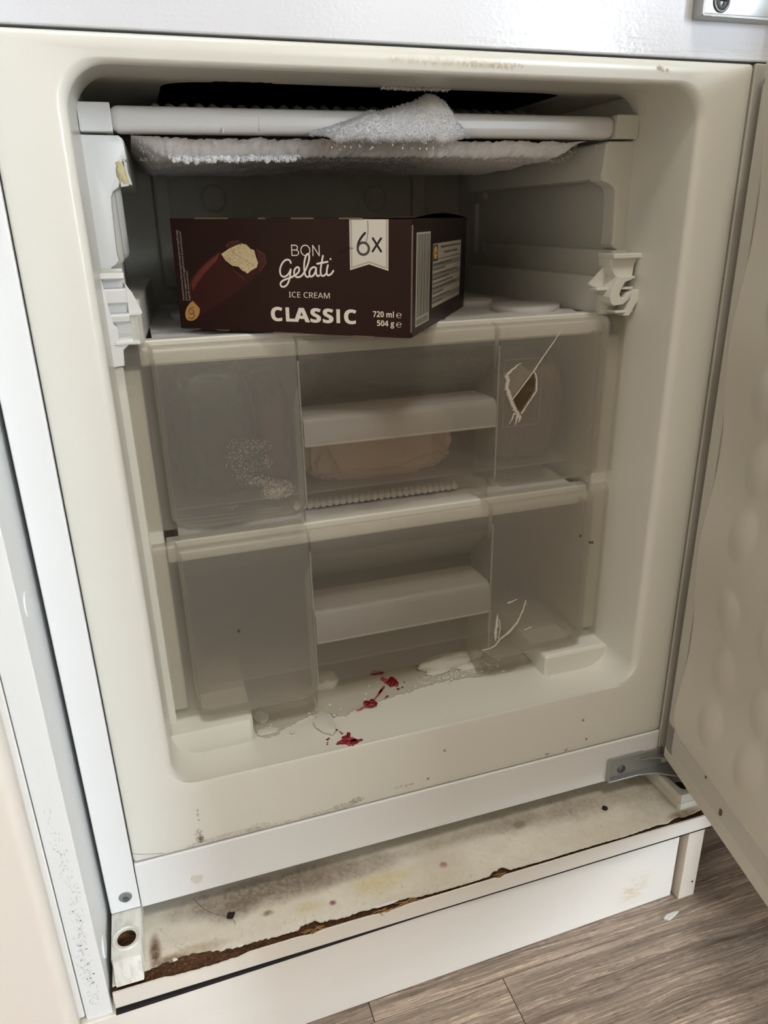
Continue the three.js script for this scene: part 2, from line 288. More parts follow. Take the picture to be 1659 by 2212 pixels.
// moulded columns and rails on both side walls (the left column has a broken corner)
const colPts = (broken) => [[-0.2035, 0.5176], [-0.1800, 0.5172], [-0.1779, 0.5155], [-0.1772, 0.512], ...(broken ? [[-0.1766, 0.5035], [-0.1795, 0.5015], [-0.1818, 0.4985], [-0.1812, 0.494], [-0.1826, 0.490]] : [[-0.1755, 0.493], [-0.1762, 0.4895]]),
  [-0.1840, 0.4868], [-0.1876, 0.4845], [-0.1893, 0.4812], [-0.1898, 0.476], [-0.1908, 0.4465], [-0.1900, 0.4425], [-0.1925, 0.4395], [-0.1958, 0.4378], [-0.1962, 0.432], [-0.2035, 0.430]];
const mirror = (g) => { const h = g.clone().scale(-1, 1, 1); if (h.index) { const a = h.index.array; for (let i = 0; i < a.length; i += 3) [a[i], a[i + 1]] = [a[i + 1], a[i]]; } else { for (const at of Object.values(h.attributes)) { const n = at.itemSize, a = at.array; for (let i = 0; i < a.length; i += 3 * n) for (let k = 0; k < n; k++) { const t = a[i + k]; a[i + k] = a[i + n + k]; a[i + n + k] = t; } } } h.computeVertexNormals(); return h; };
const smooth = (g, a = 0.6) => toCreasedNormals(g, a);
M('side_column', [smooth(prism(colPts(true), -0.089, -0.0715, 0.0015))], whiteABS, liner);
M('side_column', [mirror(smooth(prism(colPts(false), -0.089, -0.0715, 0.0015)))], cream, liner);
const railBar = slab([[-0.2035, -0.064], [-0.1865, -0.064], [-0.1835, -0.0652], [-0.1815, -0.068], [-0.1808, -0.072], [-0.167, -0.30], [-0.2, -0.32]], 0.3875, 0.4175, 0.0015);
const railTop = prismX([[-0.066, 0.416], [-0.31, 0.4165], [-0.31, 0.440], [-0.068, 0.4375]], -0.2035, -0.189, 0.001);
const upBlock = slab([[-0.2035, -0.085], [-0.177, -0.085], [-0.168, -0.31], [-0.2, -0.32]], 0.491, 0.517, 0.002);
for (const f of [(g) => g, mirror]) M('shelf_rail', [f(smooth(railBar)), f(smooth(railTop)), f(smooth(upBlock))], cream, liner);
for (const q of [[-0.187, 0.437, -0.133, -0.117], [-0.183, 0.440, -0.165, -0.148]]) M('wall_rib', bx(-0.204, q[0], q[1], 0.515, q[2], q[3], 0.006, 4), cream, liner);
for (const q of [[0.427, 0.482, -0.352, -0.343], [0.484, 0.494, -0.338, -0.322], [0.427, 0.442, -0.330, -0.322]]) M('wall_rib', bx(0.1935, 0.203, q[0], q[1], q[2], q[3], 0.0025), cream, liner);
for (const f of [(g) => g, mirror]) M('added_flange_backing', f(bx(-0.2045, -0.1868, 0.086, 0.3700, -0.30, -0.0665, 0.002)), cream, liner);  // cream blocks added behind the drawer flanges to catch light and brighten them
M('side_bead', bx(-0.2045, -0.1972, 0.072, 0.3745, -0.078, -0.0570, 0.002), cream, liner);
// crumbled insulation in the broken corner, with a curl of torn skin
M('exposed_foam', [lump(0.0058, 0.6, 1.1, 0.7, -0.1812, 0.4955, -0.0735, 0.35, 3), lump(0.0042, 0.8, 0.8, 0.7, -0.1800, 0.4915, -0.0725, 0.4, 3), lump(0.003, 0.8, 0.9, 0.6, -0.1820, 0.5005, -0.0725, 0.4, 3)], mat({ color: S(226, 214, 170), roughness: 1 }), liner);
M('torn_skin', [prism([[-0.1790, 0.5035], [-0.1783, 0.5040], [-0.1772, 0.4960], [-0.1755, 0.4885], [-0.1766, 0.4880], [-0.1785, 0.4950]], -0.0735, -0.0705), prism([[-0.1826, 0.4908], [-0.1790, 0.4892], [-0.1765, 0.4898], [-0.1778, 0.4878], [-0.1826, 0.4870]], -0.074, -0.0708)], whiteABS, liner);
// raised pads on the compartment floor
const pad = smooth(slab([[-0.2035, -0.0405], [-0.1395, -0.0405], [-0.1372, -0.043], [-0.1365, -0.05], [-0.1365, -0.38], [-0.2, -0.38]], 0.055, 0.0815, 0.003));
M('floor_pad', pad, cream, liner); M('floor_pad', mirror(pad), cream, liner);

// sheet-metal carcass round the plastic frame
const bezelTex = canvasTex(1024, 256, (c, w, h) => {
  c.fillStyle = css(222, 224, 230); c.fillRect(0, 0, w, h);
  for (let i = 0; i < 260; i++) { const x = rnd() * w, y = h * (0.78 + 0.06 * rnd()); c.strokeStyle = css(120, 112, 104, 0.25 * rnd()); c.lineWidth = rr(0.6, 1.6); c.beginPath(); c.moveTo(x, y); c.lineTo(x + rr(4, 46), y + rr(-1, 1)); c.stroke(); }
  for (let i = 0; i < 120; i++) { const x = w * rr(0.55, 1), y = h * rr(0.55, 0.95); c.strokeStyle = css(150, 146, 142, 0.22 * rnd()); c.lineWidth = 1; c.beginPath(); c.moveTo(x, y); c.lineTo(x + rr(10, 90), y + rr(-1, 1)); c.stroke(); }
});
const bezelBump = tex(1024, 256, (u, v, x, y) => { const c = 128 + 90 * (fbm(x / 3.2, y / 3.2, 4, 2) - 0.5) + 60 * (fbm(x / 60, y / 1.6, 8, 3) - 0.5); return [c, c, c]; }, false);
const bezel = mat({ map: bezelTex, bumpMap: bezelBump, bumpScale: 0.00020, roughness: 0.13, specularIntensity: 0.5 });
M('divider_panel', uvp(bx(-0.2667, 0.2667, 0.5598, 0.625, -0.03, 0.0004, 0.0012), 'x', 'y', -0.267, 0.267, 0.525, 0.625), bezel, fridge);
M('front_stile', bx(-0.2667, -0.2440, -0.0445, 0.5590, -0.5, 0.0004, 0.0012), paint, fridge);
M('front_stile', bx(0.2440, 0.2667, -0.0445, 0.5590, -0.5, 0.0004, 0.0012), mat({ color: S(196, 192, 184), roughness: 0.5 }), fridge);  // same white paint, darkened in colour for the shade beside the door
M('bottom_trim', bx(-0.2433, 0.2433, -0.0455, 0.0000, -0.03, 0.0006, 0.0012), paint, fridge);
M('carcass', [bx(-0.262, 0.262, -0.046, 0.03, -0.55, -0.035, 0.002), bx(-0.262, 0.262, 0.600, 1.45, -0.55, -0.028, 0.002), bx(-0.262, 0.262, -0.04, 0.62, -0.55, -0.53, 0.002)], paint, fridge);
M('plug_button', cyl(0.0048, 0.0016, 'z', -0.1985, -0.0297, 0.0010, 32, 0.0040), mat({ color: S(214, 212, 200), roughness: 0.35 }), fridge);
// transport screw in the left stile: grey recessed washer with a cross-head screw
{
  const sc = M('stile_screw', [new THREE.TorusGeometry(0.0044, 0.0007, 8, 32).translate(-0.2538, -0.0300, 0.0004), cyl(0.0046, 0.0006, 'z', -0.2538, -0.0300, 0.0006)], mat({ color: S(140, 142, 146), roughness: 0.35, metalness: 0.3 }), fridge);
  M('screw_head', [cyl(0.0024, 0.0012, 'z', -0.2536, -0.0318, 0.0012), bx(-0.2554, -0.2518, -0.0322, -0.0314, 0.0016, 0.0021, 0.0002), bx(-0.2540, -0.2532, -0.0336, -0.0300, 0.0016, 0.0021, 0.0002)], steelDark, sc);
}
// hinge plates
function crossScrew(x, y, z, r, parent) {
  const s = M('hinge_screw', [new THREE.SphereGeometry(r, 24, 10, 0, 7, 0, 1.2).rotateX(Math.PI / 2).scale(1, 1, 0.55).translate(x, y, z - r * 0.2), new THREE.TorusGeometry(r * 1.12, r * 0.18, 8, 28).translate(x, y, z)], steelDark, parent);
  M('cross_slot', [bx(x - r * 0.55, x + r * 0.55, y - r * 0.1, y + r * 0.1, z + r * 0.2, z + r * 0.36, 0), bx(x - r * 0.1, x + r * 0.1, y - r * 0.55, y + r * 0.55, z + r * 0.2, z + r * 0.36, 0)], hollowShade, s); return s;
}
const topHinge = M('top_hinge', [smooth(prism([[0.1870, 0.5835], [0.1880, 0.5822], [0.1895, 0.5815], [0.236, 0.5812], [0.247, 0.5836], [0.262, 0.585], [0.262, 0.622], [0.1870, 0.622]], 0.0006, 0.0085, 0.0008)), bx(0.1870, 0.262, 0.5812, 0.5835, 0.0008, 0.0105, 0.0008), bx(0.1862, 0.1885, 0.5818, 0.622, 0.0008, 0.0105, 0.0008)], zinc, fridge);
crossScrew(0.2018, 0.5905, 0.0090, 0.0050, fridge);
const botHinge = M('bottom_hinge', [bx(0.1868, 0.2480, -0.0415, -0.0200, 0.0006, 0.0026, 0.0006), bx(0.1858, 0.1876, -0.0425, -0.0190, 0.0006, 0.0062, 0.0006), slab([[0.1860, 0.001], [0.262, 0.001], [0.262, 0.026], [0.250, 0.018], [0.238, 0.0105], [0.220, 0.0066], [0.1865, 0.0062]], -0.0435, -0.0415, 0.0004),
  slab([[0.1860, 0.001], [0.225, 0.001], [0.225, 0.004], [0.1865, 0.0028]], -0.0202, -0.0186, 0.0003), slab([[0.222, 0.001], [0.262, 0.001], [0.262, 0.022], [0.252, 0.0135], [0.242, 0.0072], [0.232, 0.0042], [0.222, 0.004]], -0.0285, -0.0270, 0.0003)], zinc, fridge);
crossScrew(0.2020, -0.0335, 0.0030, 0.0034, fridge);
// fixing feet that stand on the cabinet board
{
  const arc = (cx, cz, r, n = 32) => Array.from({ length: n }, (_, i) => [cx + r * Math.cos(i / n * 6.2832), cz + r * Math.sin(i / n * 6.2832)]);
  const hc = [-0.2549, 0.0252];
  const footMat = mat({ map: tex(256, 256, (u, v, x, y) => { const n = fbm(x / 30, y / 30, 6, 4), d = fbm(x / 9, y / 9, 2, 3), k = 1 - 0.07 * clamp((n - 0.45) * 4) - (d > 0.76 ? 0.05 : 0); return [228 * k, 228 * k - 4 * (1 - k) * 10, 222 * k - (1 - k) * 70]; }), roughness: 0.32 });
  const body = slab([[-0.2668, -0.012], [-0.2440, -0.012], [-0.2440, 0.0385], [-0.2448, 0.0395], [-0.2655, 0.0400], [-0.2662, 0.039]], -0.0640, -0.0452, 0.0012, [arc(hc[0], hc[1], 0.0082)]);
  const nose = prismX([[0.0392, -0.0452], [0.0425, -0.0462], [0.0475, -0.0560], [0.0492, -0.0640], [0.037, -0.0640], [0.037, -0.0453]], -0.2650, -0.2446, 0.0009);
  const foot = M('fixing_foot', [smooth(uvp(body, 'x', 'z', -0.27, -0.24, -0.02, 0.05)), uvp(smooth(nose), 'x', 'y', -0.27, -0.24, -0.07, 0.0)], footMat, fridge);
  M('hole_collar', new THREE.TorusGeometry(0.0096, 0.0011, 10, 40).rotateX(Math.PI / 2).translate(hc[0], -0.0450, hc[1]), footMat, foot);
  const rust = mat({ map: tex(128, 128, (u, v, x, y) => { const n = fbm(x / 14, y / 14, 3, 4), k = 0.35 + 1.1 * n; return [120 * k, 88 * k, 56 * k]; }), roughness: 0.95 });
  const sleeve = new THREE.CylinderGeometry(0.00805, 0.00805, 0.0172, 40, 1, true).translate(hc[0], -0.0555, hc[1]); { const a = sleeve.index.array; for (let i = 0; i < a.length; i += 3) [a[i], a[i + 1]] = [a[i + 1], a[i]]; sleeve.computeVertexNormals(); }
  M('rusty_hole', [sleeve, cyl(0.0083, 0.001, 'y', hc[0], -0.0632, hc[1])], rust, foot);
  const rc = [0.2590, 0.0215];
  const rb = slab([[0.2415, -0.014], [0.2668, -0.014], [0.2668, 0.0385], [0.2655, 0.0405], [0.2440, 0.0405], [0.2422, 0.0385]], -0.0640, -0.0560, 0.001);
  const rim = slab([[0.2415, -0.014], [0.2472, -0.014], [0.2490, 0.024], [0.2500, 0.0310], [0.2520, 0.0330], [0.2668, 0.0335], [0.2668, 0.0395], [0.2440, 0.0400], [0.2420, 0.0370]], -0.0570, -0.0458, 0.0018);
  const rf = M('fixing_foot', [smooth(rb), smooth(rim)], creamDark, fridge);  // darker cream puts the shade under the door into the colour
  M('screw_hole', [cyl(0.0062, 0.0016, 'y', rc[0], -0.0560, rc[1])], hollowShade, rf);
}
// hook clips under the upper shelf, one on each wall
{
  const prof = [[-0.074, 0.4355], [-0.0495, 0.4358], [-0.0484, 0.4350], [-0.0484, 0.4325], [-0.0495, 0.4318], [-0.0585, 0.4312], [-0.0590, 0.4262], [-0.0515, 0.4258], [-0.0500, 0.4245], [-0.0505, 0.4172], [-0.0575, 0.4155], [-0.0585, 0.4102], [-0.0515, 0.4098], [-0.0500, 0.4085], [-0.0508, 0.4052], [-0.0535, 0.4040], [-0.0590, 0.4030], [-0.0605, 0.3965], [-0.0580, 0.3945], [-0.0500, 0.3938], [-0.0492, 0.3905], [-0.066, 0.3898], [-0.074, 0.40]];
  const body = smooth(prismX(prof, -0.2035, -0.1884, 0.0004), 0.4);
  const spine = prism([[-0.2038, 0.4315], [-0.2025, 0.4315], [-0.2008, 0.415], [-0.1992, 0.4035], [-0.1970, 0.4015], [-0.1972, 0.3926], [-0.1915, 0.3920], [-0.1920, 0.3895], [-0.1955, 0.3868], [-0.1962, 0.3765], [-0.2035, 0.3758]], -0.066, -0.0495, 0.0004);
  const wing = prism([[-0.1888, 0.4295], [-0.1868, 0.4255], [-0.1848, 0.4225], [-0.1800, 0.4095], [-0.1810, 0.4085], [-0.1888, 0.4090]], -0.058, -0.0562, 0.0002);
  const wing2 = prismX([[-0.072, 0.4095], [-0.054, 0.4098], [-0.054, 0.4085], [-0.072, 0.4082]], -0.1888, -0.1818, 0.0002);
  const floorLip = bx(-0.2, -0.184, 0.3902, 0.3922, -0.069, -0.0485, 0.0005);
  M('hook_clip', [body, spine, wing, wing2, floorLip], whiteABS, fridge);
  const z0 = -0.066, z1 = -0.049;
  const neck = prism([[0.1780, 0.4325], [0.2030, 0.4325], [0.2000, 0.4262], [0.1993, 0.4181], [0.1839, 0.4183], [0.1812, 0.4218], [0.1782, 0.4262]], z0 - 0.004, z1 - 0.004, 0.0004);
  const hook = prism([[0.1839, 0.4186], [0.1992, 0.4184], [0.1990, 0.4168], [0.1905, 0.4140], [0.1876, 0.4092], [0.1862, 0.4050], [0.1880, 0.4018], [0.1915, 0.4020], [0.1942, 0.4062], [0.1978, 0.4065], [0.1950, 0.4000], [0.1905, 0.3968], [0.1820, 0.3962], [0.1787, 0.3985], [0.1775, 0.4032], [0.1792, 0.4088]], z0, z1, 0.0005);
  const rib = bx(0.1865, 0.1995, 0.4082, 0.4102, z0, z1 - 0.002, 0.0004), backing = bx(0.182, 0.2035, 0.392, 0.432, -0.070, -0.0655, 0.0006);
  const rwing = prism([[0.1812, 0.4270], [0.1662, 0.4128], [0.1695, 0.4108], [0.1790, 0.4085], [0.1836, 0.4180]], -0.0655, -0.0635, 0.0002), rlip = bx(0.1690, 0.1800, 0.4078, 0.4096, -0.068, -0.056, 0.0004);
  const rleg = prism([[0.1972, 0.4078], [0.2034, 0.4080], [0.2032, 0.3990], [0.1965, 0.3878], [0.1918, 0.3880], [0.1962, 0.3990]], z0 + 0.004, z1 + 0.001, 0.0004);
  M('hook_clip', [bx(0.1778, 0.2035, 0.4320, 0.4358, -0.072, -0.0484, 0.0008), neck, hook, rib, backing, rwing, rlip, rleg, mirror(floorLip)], cream, fridge);
}

// evaporator shelves with their frost
const upperShelf = M('evaporator_shelf', [bx(-0.1838, 0.1838, 0.5188, 0.5342, -0.088, -0.0690, 0.0058, 5)], mat({ color: S(228, 229, 228), roughness: 0.28 }), fridge);
M('shelf_end_cap', bx(-0.2022, -0.1826, 0.5186, 0.5350, -0.09, -0.0668, 0.0008), whiteABS, upperShelf);
M('shelf_end_cap', bx(0.1826, 0.2022, 0.5186, 0.5350, -0.09, -0.0668, 0.0008), cream, upperShelf);
for (const q of [[-0.1145, 0.5190, 0.5222], [-0.0902, 0.5208, 0.5300]]) M('bar_mark', bx(q[0] - 0.0003, q[0] + 0.0003, q[1], q[2], -0.0700, -0.0687, 0.0002), whiteABS, upperShelf);
{
  // body of frost under and over the cooling tubes
  const NX = 320, NZ = 110, X0 = -0.172, X1 = 0.166, Z0 = -0.080, Z1 = -0.335, rowsB = [], rowsT = [];
  for (let j = 0; j <= NZ; j++) {
    const a = [], b = [], v = j / NZ, z = lerp(Z0, Z1, v);
    for (let i = 0; i <= NX; i++) {
      const x = lerp(X0, X1, i / NX), ex = Math.min(x - X0, X1 - x), edge = sstep(0, 0.02, ex + 0.006 * (noise(z * 90, 3) - 0.5));
      const beads = Math.abs(Math.sin(x * Math.PI / 0.0052 + 2 * noise(x * 40, 7))), rowA = Math.exp(-Math.pow((z + 0.100) / 0.008, 2)), rough = fbm(x * 420, z * 420, 1, 3) - 0.5, soft = fbm(x * 90, z * 90, 6, 2) - 0.5;
      let low = 0.5178 - edge * (0.0010 + 0.0100 * sstep(-0.081, -0.097, z) + 0.0030 * sstep(-0.11, -0.2, z)) + (0.0026 * rough + 0.0022 * soft) * edge + 0.0011 * (beads - 0.5) * rowA * edge;
      low += 0.006 * sstep(-0.22, -0.33, z) * edge;
      a.push([x + 0.0015 * rough, low, z + 0.002 * (fbm(x * 200, z * 200, 8, 2) - 0.5)]);
      const bd = Math.abs(Math.sin((x + 0.002) * Math.PI / 0.0104)), top = 0.5195 + edge * (0.0098 + 0.0120 * sstep(-0.10, -0.14, z) + 0.0042 * bd * Math.exp(-Math.pow((z + 0.145) / 0.012, 2)) + 0.003 * rough) + 0.0010 * sstep(-0.12, 0.02, x);
      b.push([x, top, z]);
    }
    rowsB.push(a); rowsT.push(b);
  }
  const f = M('frost', [surf(rowsB, false, true), surf(rowsT)], frostGrey, upperShelf); f.userData = { kind: 'stuff', label: 'grey-white frost caked around the cooling tubes' };
  const fz = []; for (let i = 0; i < 2600; i++) { const x = rr(-0.168, 0.162), v = rnd(), z = v < 0.6 ? lerp(-0.082, -0.100, v / 0.6) : lerp(-0.100, -0.122, (v - 0.6) / 0.4), y = v < 0.6 ? lerp(0.5160, 0.5068, v / 0.6) : 0.5062; fz.push([x, y + rr(-0.0008, 0.0006), z + 0.001, rr(-0.4, 0.4), -0.7, 0.5]); }
  M('frost_fringe', shards(fz, 0.0004, 0.0014), frostFuzz, upperShelf).userData = { kind: 'stuff', label: 'fuzzy frost fringe under the front tube' };
  // bright tuft of crystals hanging under the left of the front tube
  const tuft = []; for (let i = 0; i < 5200; i++) { const x = lerp(-0.150, -0.058, rnd()), e = sstep(-0.152, -0.142, x) * sstep(-0.057, -0.064, x), y = 0.5065 + 0.0035 * rnd() - 0.0030 * fbm(x * 170, 4, 2, 2) * e; tuft.push([x, y, -0.094 - 0.010 * rnd(), rr(-0.4, 0.4), -0.8, 0.7]); }
  const lumps = []; for (let i = 0; i < 30; i++) { const x = lerp(-0.147, -0.061, (i + rnd() * 0.8) / 30); lumps.push(lump(rr(0.0016, 0.0026), 1.1, 1.2, 1, x, 0.5072 - rr(0, 0.0022), -0.0965, 0.5, 3, 2)); }
  M('frost_tuft', [shards(tuft, 0.0005, 0.0017), ...lumps], frostMat, upperShelf).userData = { kind: 'stuff', label: 'bright tuft of frost crystals under the left of the bar' };
  // snowy mound grown over the front bar
  const top = [[-0.056, 0.5195], [-0.045, 0.5225], [-0.030, 0.5270], [-0.0180, 0.5318], [-0.0128, 0.5342], [-0.006, 0.5335], [0.000, 0.5352], [0.008, 0.5372], [0.018, 0.5400], [0.026, 0.5432], [0.0315, 0.5462], [0.036, 0.5452], [0.0405, 0.5432], [0.0440, 0.5390], [0.0468, 0.5328], [0.049, 0.5285], [0.054, 0.5235], [0.0600, 0.5195]];
  const topAt = (x) => { for (let i = 0; i < top.length - 1; i++) if (x <= top[i + 1][0]) return lerp(top[i][1], top[i + 1][1], (x - top[i][0]) / (top[i + 1][0] - top[i][0])); return 0.5195; };
  const rowsM = [], pts = [];
  for (let i = 0; i <= 150; i++) {
    const x = lerp(-0.056, 0.060, i / 150), yt = topAt(x), yb = 0.5188 - 0.0042 * sstep(-0.05, -0.035, x) * sstep(0.058, 0.046, x) * (0.6 + 0.6 * noise(x * 160, 7)), th = 0.0070 * sstep(-0.056, -0.02, x) * sstep(0.0605, 0.05, x), row = [];
    for (let j = 0; j <= 44; j++) {
      const a = j / 44 * Math.PI, s = Math.sin(a), n = fbm(x * 420, a * 5, 3, 3) - 0.5, y = (yt + yb) / 2 - (yt - yb) / 2 * Math.cos(a) * 1.0, z = -0.0705 + (th + 0.0022) * Math.pow(s, 0.6) - (a > 1.9 ? 0.010 * sstep(1.9, 3.1, a) * sstep(0, 0.03, yt - 0.5195) : 0);
      row.push([x + 0.002 * n, y + 0.0018 * n, z + 0.003 * n * s]);
      if (i % 2 === 0 && s > 0.05) for (let q = 0; q < 2; q++) pts.push([x + rr(-0.0008, 0.0008), y + rr(-0.0006, 0.0006), z + 0.0028 * n * s, 0.25 * (x - 0.02) / 0.05, -Math.cos(a), s]);
    }
    rowsM.push(row);
  }
  const mound = M('frost_mound', surf(rowsM, false, true), frostMat, upperShelf);
  M('frost_crystals', shards(pts, 0.0004, 0.0014), frostFuzz, upperShelf).userData = { kind: 'stuff', label: 'fine crystals bristling on the frost mound' }; mound.userData = { kind: 'stuff', label: 'snowy mound of frost grown over the front bar' };
  const drops = []; for (let i = 0; i < 70; i++) { const x = rr(-0.05, 0.05); drops.push(lump(rr(0.0004, 0.0009), 0.8, 1.2, 0.8, x, rr(0.5105, 0.5170), rr(-0.079, -0.0675), 0.3, 2, 1)); }
  for (let i = 0; i < 60; i++) { const x = rr(-0.04, 0.05); drops.push(lump(rr(0.0003, 0.0006), 1, 1, 1, x, rr(0.519, 0.527), -0.0625 + rr(-0.001, 0.0012), 0.3, 2, 1)); }
  M('ice_beads', drops, iceSpark, upperShelf).userData = { kind: 'stuff', label: 'glinting ice beads in the frost' };
  // frost on the ceiling edge above the mound
  const ce = []; for (let i = 0; i < 900; i++) ce.push([lerp(-0.004, 0.046, rnd()), 0.5492 - 0.0012 * rnd(), -0.070 - 0.006 * rnd(), 0, -1, 0.3]);
  M('ceiling_frost', shards(ce, 0.0004, 0.0016), frostGrey, liner).userData = { kind: 'stuff', label: 'frost fringe on the ceiling edge' };
}
// the two lower shelves: white front strip, frosted tube bed behind
function lowerShelf(y, frosty) {
  const s = M('cooling_shelf', [bx(-0.186, 0.186, y - 0.0175, y + 0.0005, -0.082, -0.0700, 0.0016, 3), bx(-0.186, 0.186, y - 0.0160, y - 0.0065, -0.0705, -0.0690, 0.0006)], cream, fridge);
  const rows = [], N = 220, K = 90;
  for (let j = 0; j <= K; j++) { const r = [], z = lerp(-0.076, -0.33, j / K); for (let i = 0; i <= N; i++) { const x = lerp(-0.176, 0.176, i / N); r.push([x, y - 0.0012 + 0.0024 * (fbm(x * 70, z * 70, y * 90, 3) - 0.5) + (frosty ? 0.0018 * Math.abs(Math.sin(z * 390)) * sstep(-0.09, -0.1, z) : 0), z]); } rows.push(r); }
  M('frost', [surf(rows), bx(-0.175, 0.175, y - 0.016, y - 0.004, -0.33, -0.08, 0.002)], frostGrey, s).userData = { kind: 'stuff', label: 'frost over the cooling shelf' };
  return s;
}
const midShelf = lowerShelf(0.3890, true), lowShelf = lowerShelf(0.2362, true);
for (const [x, z, r, y] of [[0.112, -0.178, 0.022, 0.3902], [0.082, -0.225, 0.026, 0.3905], [0.140, -0.118, 0.03, 0.3895], [0.098, -0.268, 0.022, 0.3902], [-0.13, -0.2, 0.028, 0.3898]]) {
  const p = blob(x, z, r, r * 0.95, 40, 0.1, 1.2); M('frost_plate', smooth(slab(p, y - 0.002, y + 0.0042, 0.0015)), frostGrey, midShelf);
}
{ const b = []; for (let i = 0; i < 26; i++) { const x = lerp(-0.078, 0.066, i / 25); b.push(lump(0.0031, 1, 1, 1.2, x, 0.2412, -0.098, 0.3, 3, 2)); b.push(lump(0.0027, 1, 1, 1.2, x + 0.003, 0.2405, -0.107, 0.3, 3, 2)); }
  M('frost_bead_row', b, frostGrey, lowShelf).userData = { kind: 'stuff', label: 'row of frosted tube ends' }; }

// open freezer door, hinged at the right
{
  const P0 = new THREE.Vector3(0.2456, 0, 0.0065);
  const door = G('freezer_door', fridge); door.position.copy(P0); door.rotation.y = -1.7804;
  const W = 0.50, B = -0.026, T = 0.560;
  M('door_body', [bx(0, W, B, T, -0.046, -0.005, 0.003)], paint, door);
  M('door_rim', [bx(0, W, B, 0.0180, -0.008, 0, 0.0018), bx(0, 0.0165, B + 0.01, T - 0.01, -0.008, 0, 0.0018), bx(W - 0.0165, W, B + 0.01, T - 0.01, -0.008, 0, 0.0018), bx(0, W, T - 0.0165, T, -0.008, 0, 0.0018)], doorMat, door);
  M('door_gasket', [bx(0.0045, W - 0.0045, -0.0085, 0.0178, -0.001, 0.0011, 0.0011), bx(0.0045, 0.0162, -0.0085, T - 0.005, -0.001, 0.0011, 0.0011), bx(W - 0.0162, W - 0.0045, -0.0085, T - 0.005, -0.001, 0.0011, 0.0011)], gasketMat, door);
  // dimpled inner panel of four scalloped fields
  const s0 = 0.0192, s1 = W - 0.0192, y0 = 0.0205, y1 = T - 0.02, NS = 220, NY = 260, rows = [];
  for (let j = 0; j <= NY; j++) {
    const r = [], y = lerp(y0, y1, j / NY);
    for (let i = 0; i <= NS; i++) {
      const s = s0 + (s1 - s0) * Math.pow(i / NS, 1.5);
      const cr = 0.024, dx = Math.max(0, Math.abs(s - (s0 + s1) / 2) - ((s1 - s0) / 2 - cr)), dy = Math.max(0, Math.abs(y - (y0 + y1) / 2) - ((y1 - y0) / 2 - cr));
      const din = Math.min(cr - Math.hypot(dx, dy), Math.min(s - s0, s1 - s, y - y0, y1 - y) + (dx > 0 || dy > 0 ? 0 : 0));
      let h = 0.0035 + 0.0062 * Math.pow(Math.abs(Math.cos(Math.PI * (y - 0.034) / 0.17)), 2.2);
      const kx = Math.round((s - 0.0755) / 0.0545), cx = 0.0755 + 0.0545 * kx, fy = ((y - 0.034) % 0.17 + 0.17) % 0.17;
      if (kx >= 0) for (const cy of [0.036, 0.088, 0.140]) { const ex = (s - cx - 0.1 * (fy - cy)) / 0.0165, ey = (fy - cy) / 0.0225, q = ex * ex + ey * ey; if (q < 1) h += 0.0032 * Math.pow(1 - q, 1.3); }
      const e = clamp(din / 0.005); r.push([s, y, -0.005 + (h + 0.005) * Math.sqrt(Math.max(0, 1 - (1 - e) * (1 - e)))]);
    }
    rows.push(r);
  }
  M('door_liner', surf(rows, false, true), doorMat, door);
  { const rm = mat({ color: S(120, 92, 52), roughness: 1 }); for (const q of [[0.0022, 0.0036, 0.101, -0.001], [0.0012, 0.0018, 0.0735, 0.0125]]) M('rust_spot', slab(blob(0, 0, q[0], q[1], 24, 0.5), 0, 0.0004).rotateX(Math.PI / 2).translate(q[2], q[3], 0.0013), rm, door); }
  M('door_front', bx(-0.022, 0.573, B - 0.004, T + 0.002, -0.064, -0.047, 0.001), whiteLam, door);
}

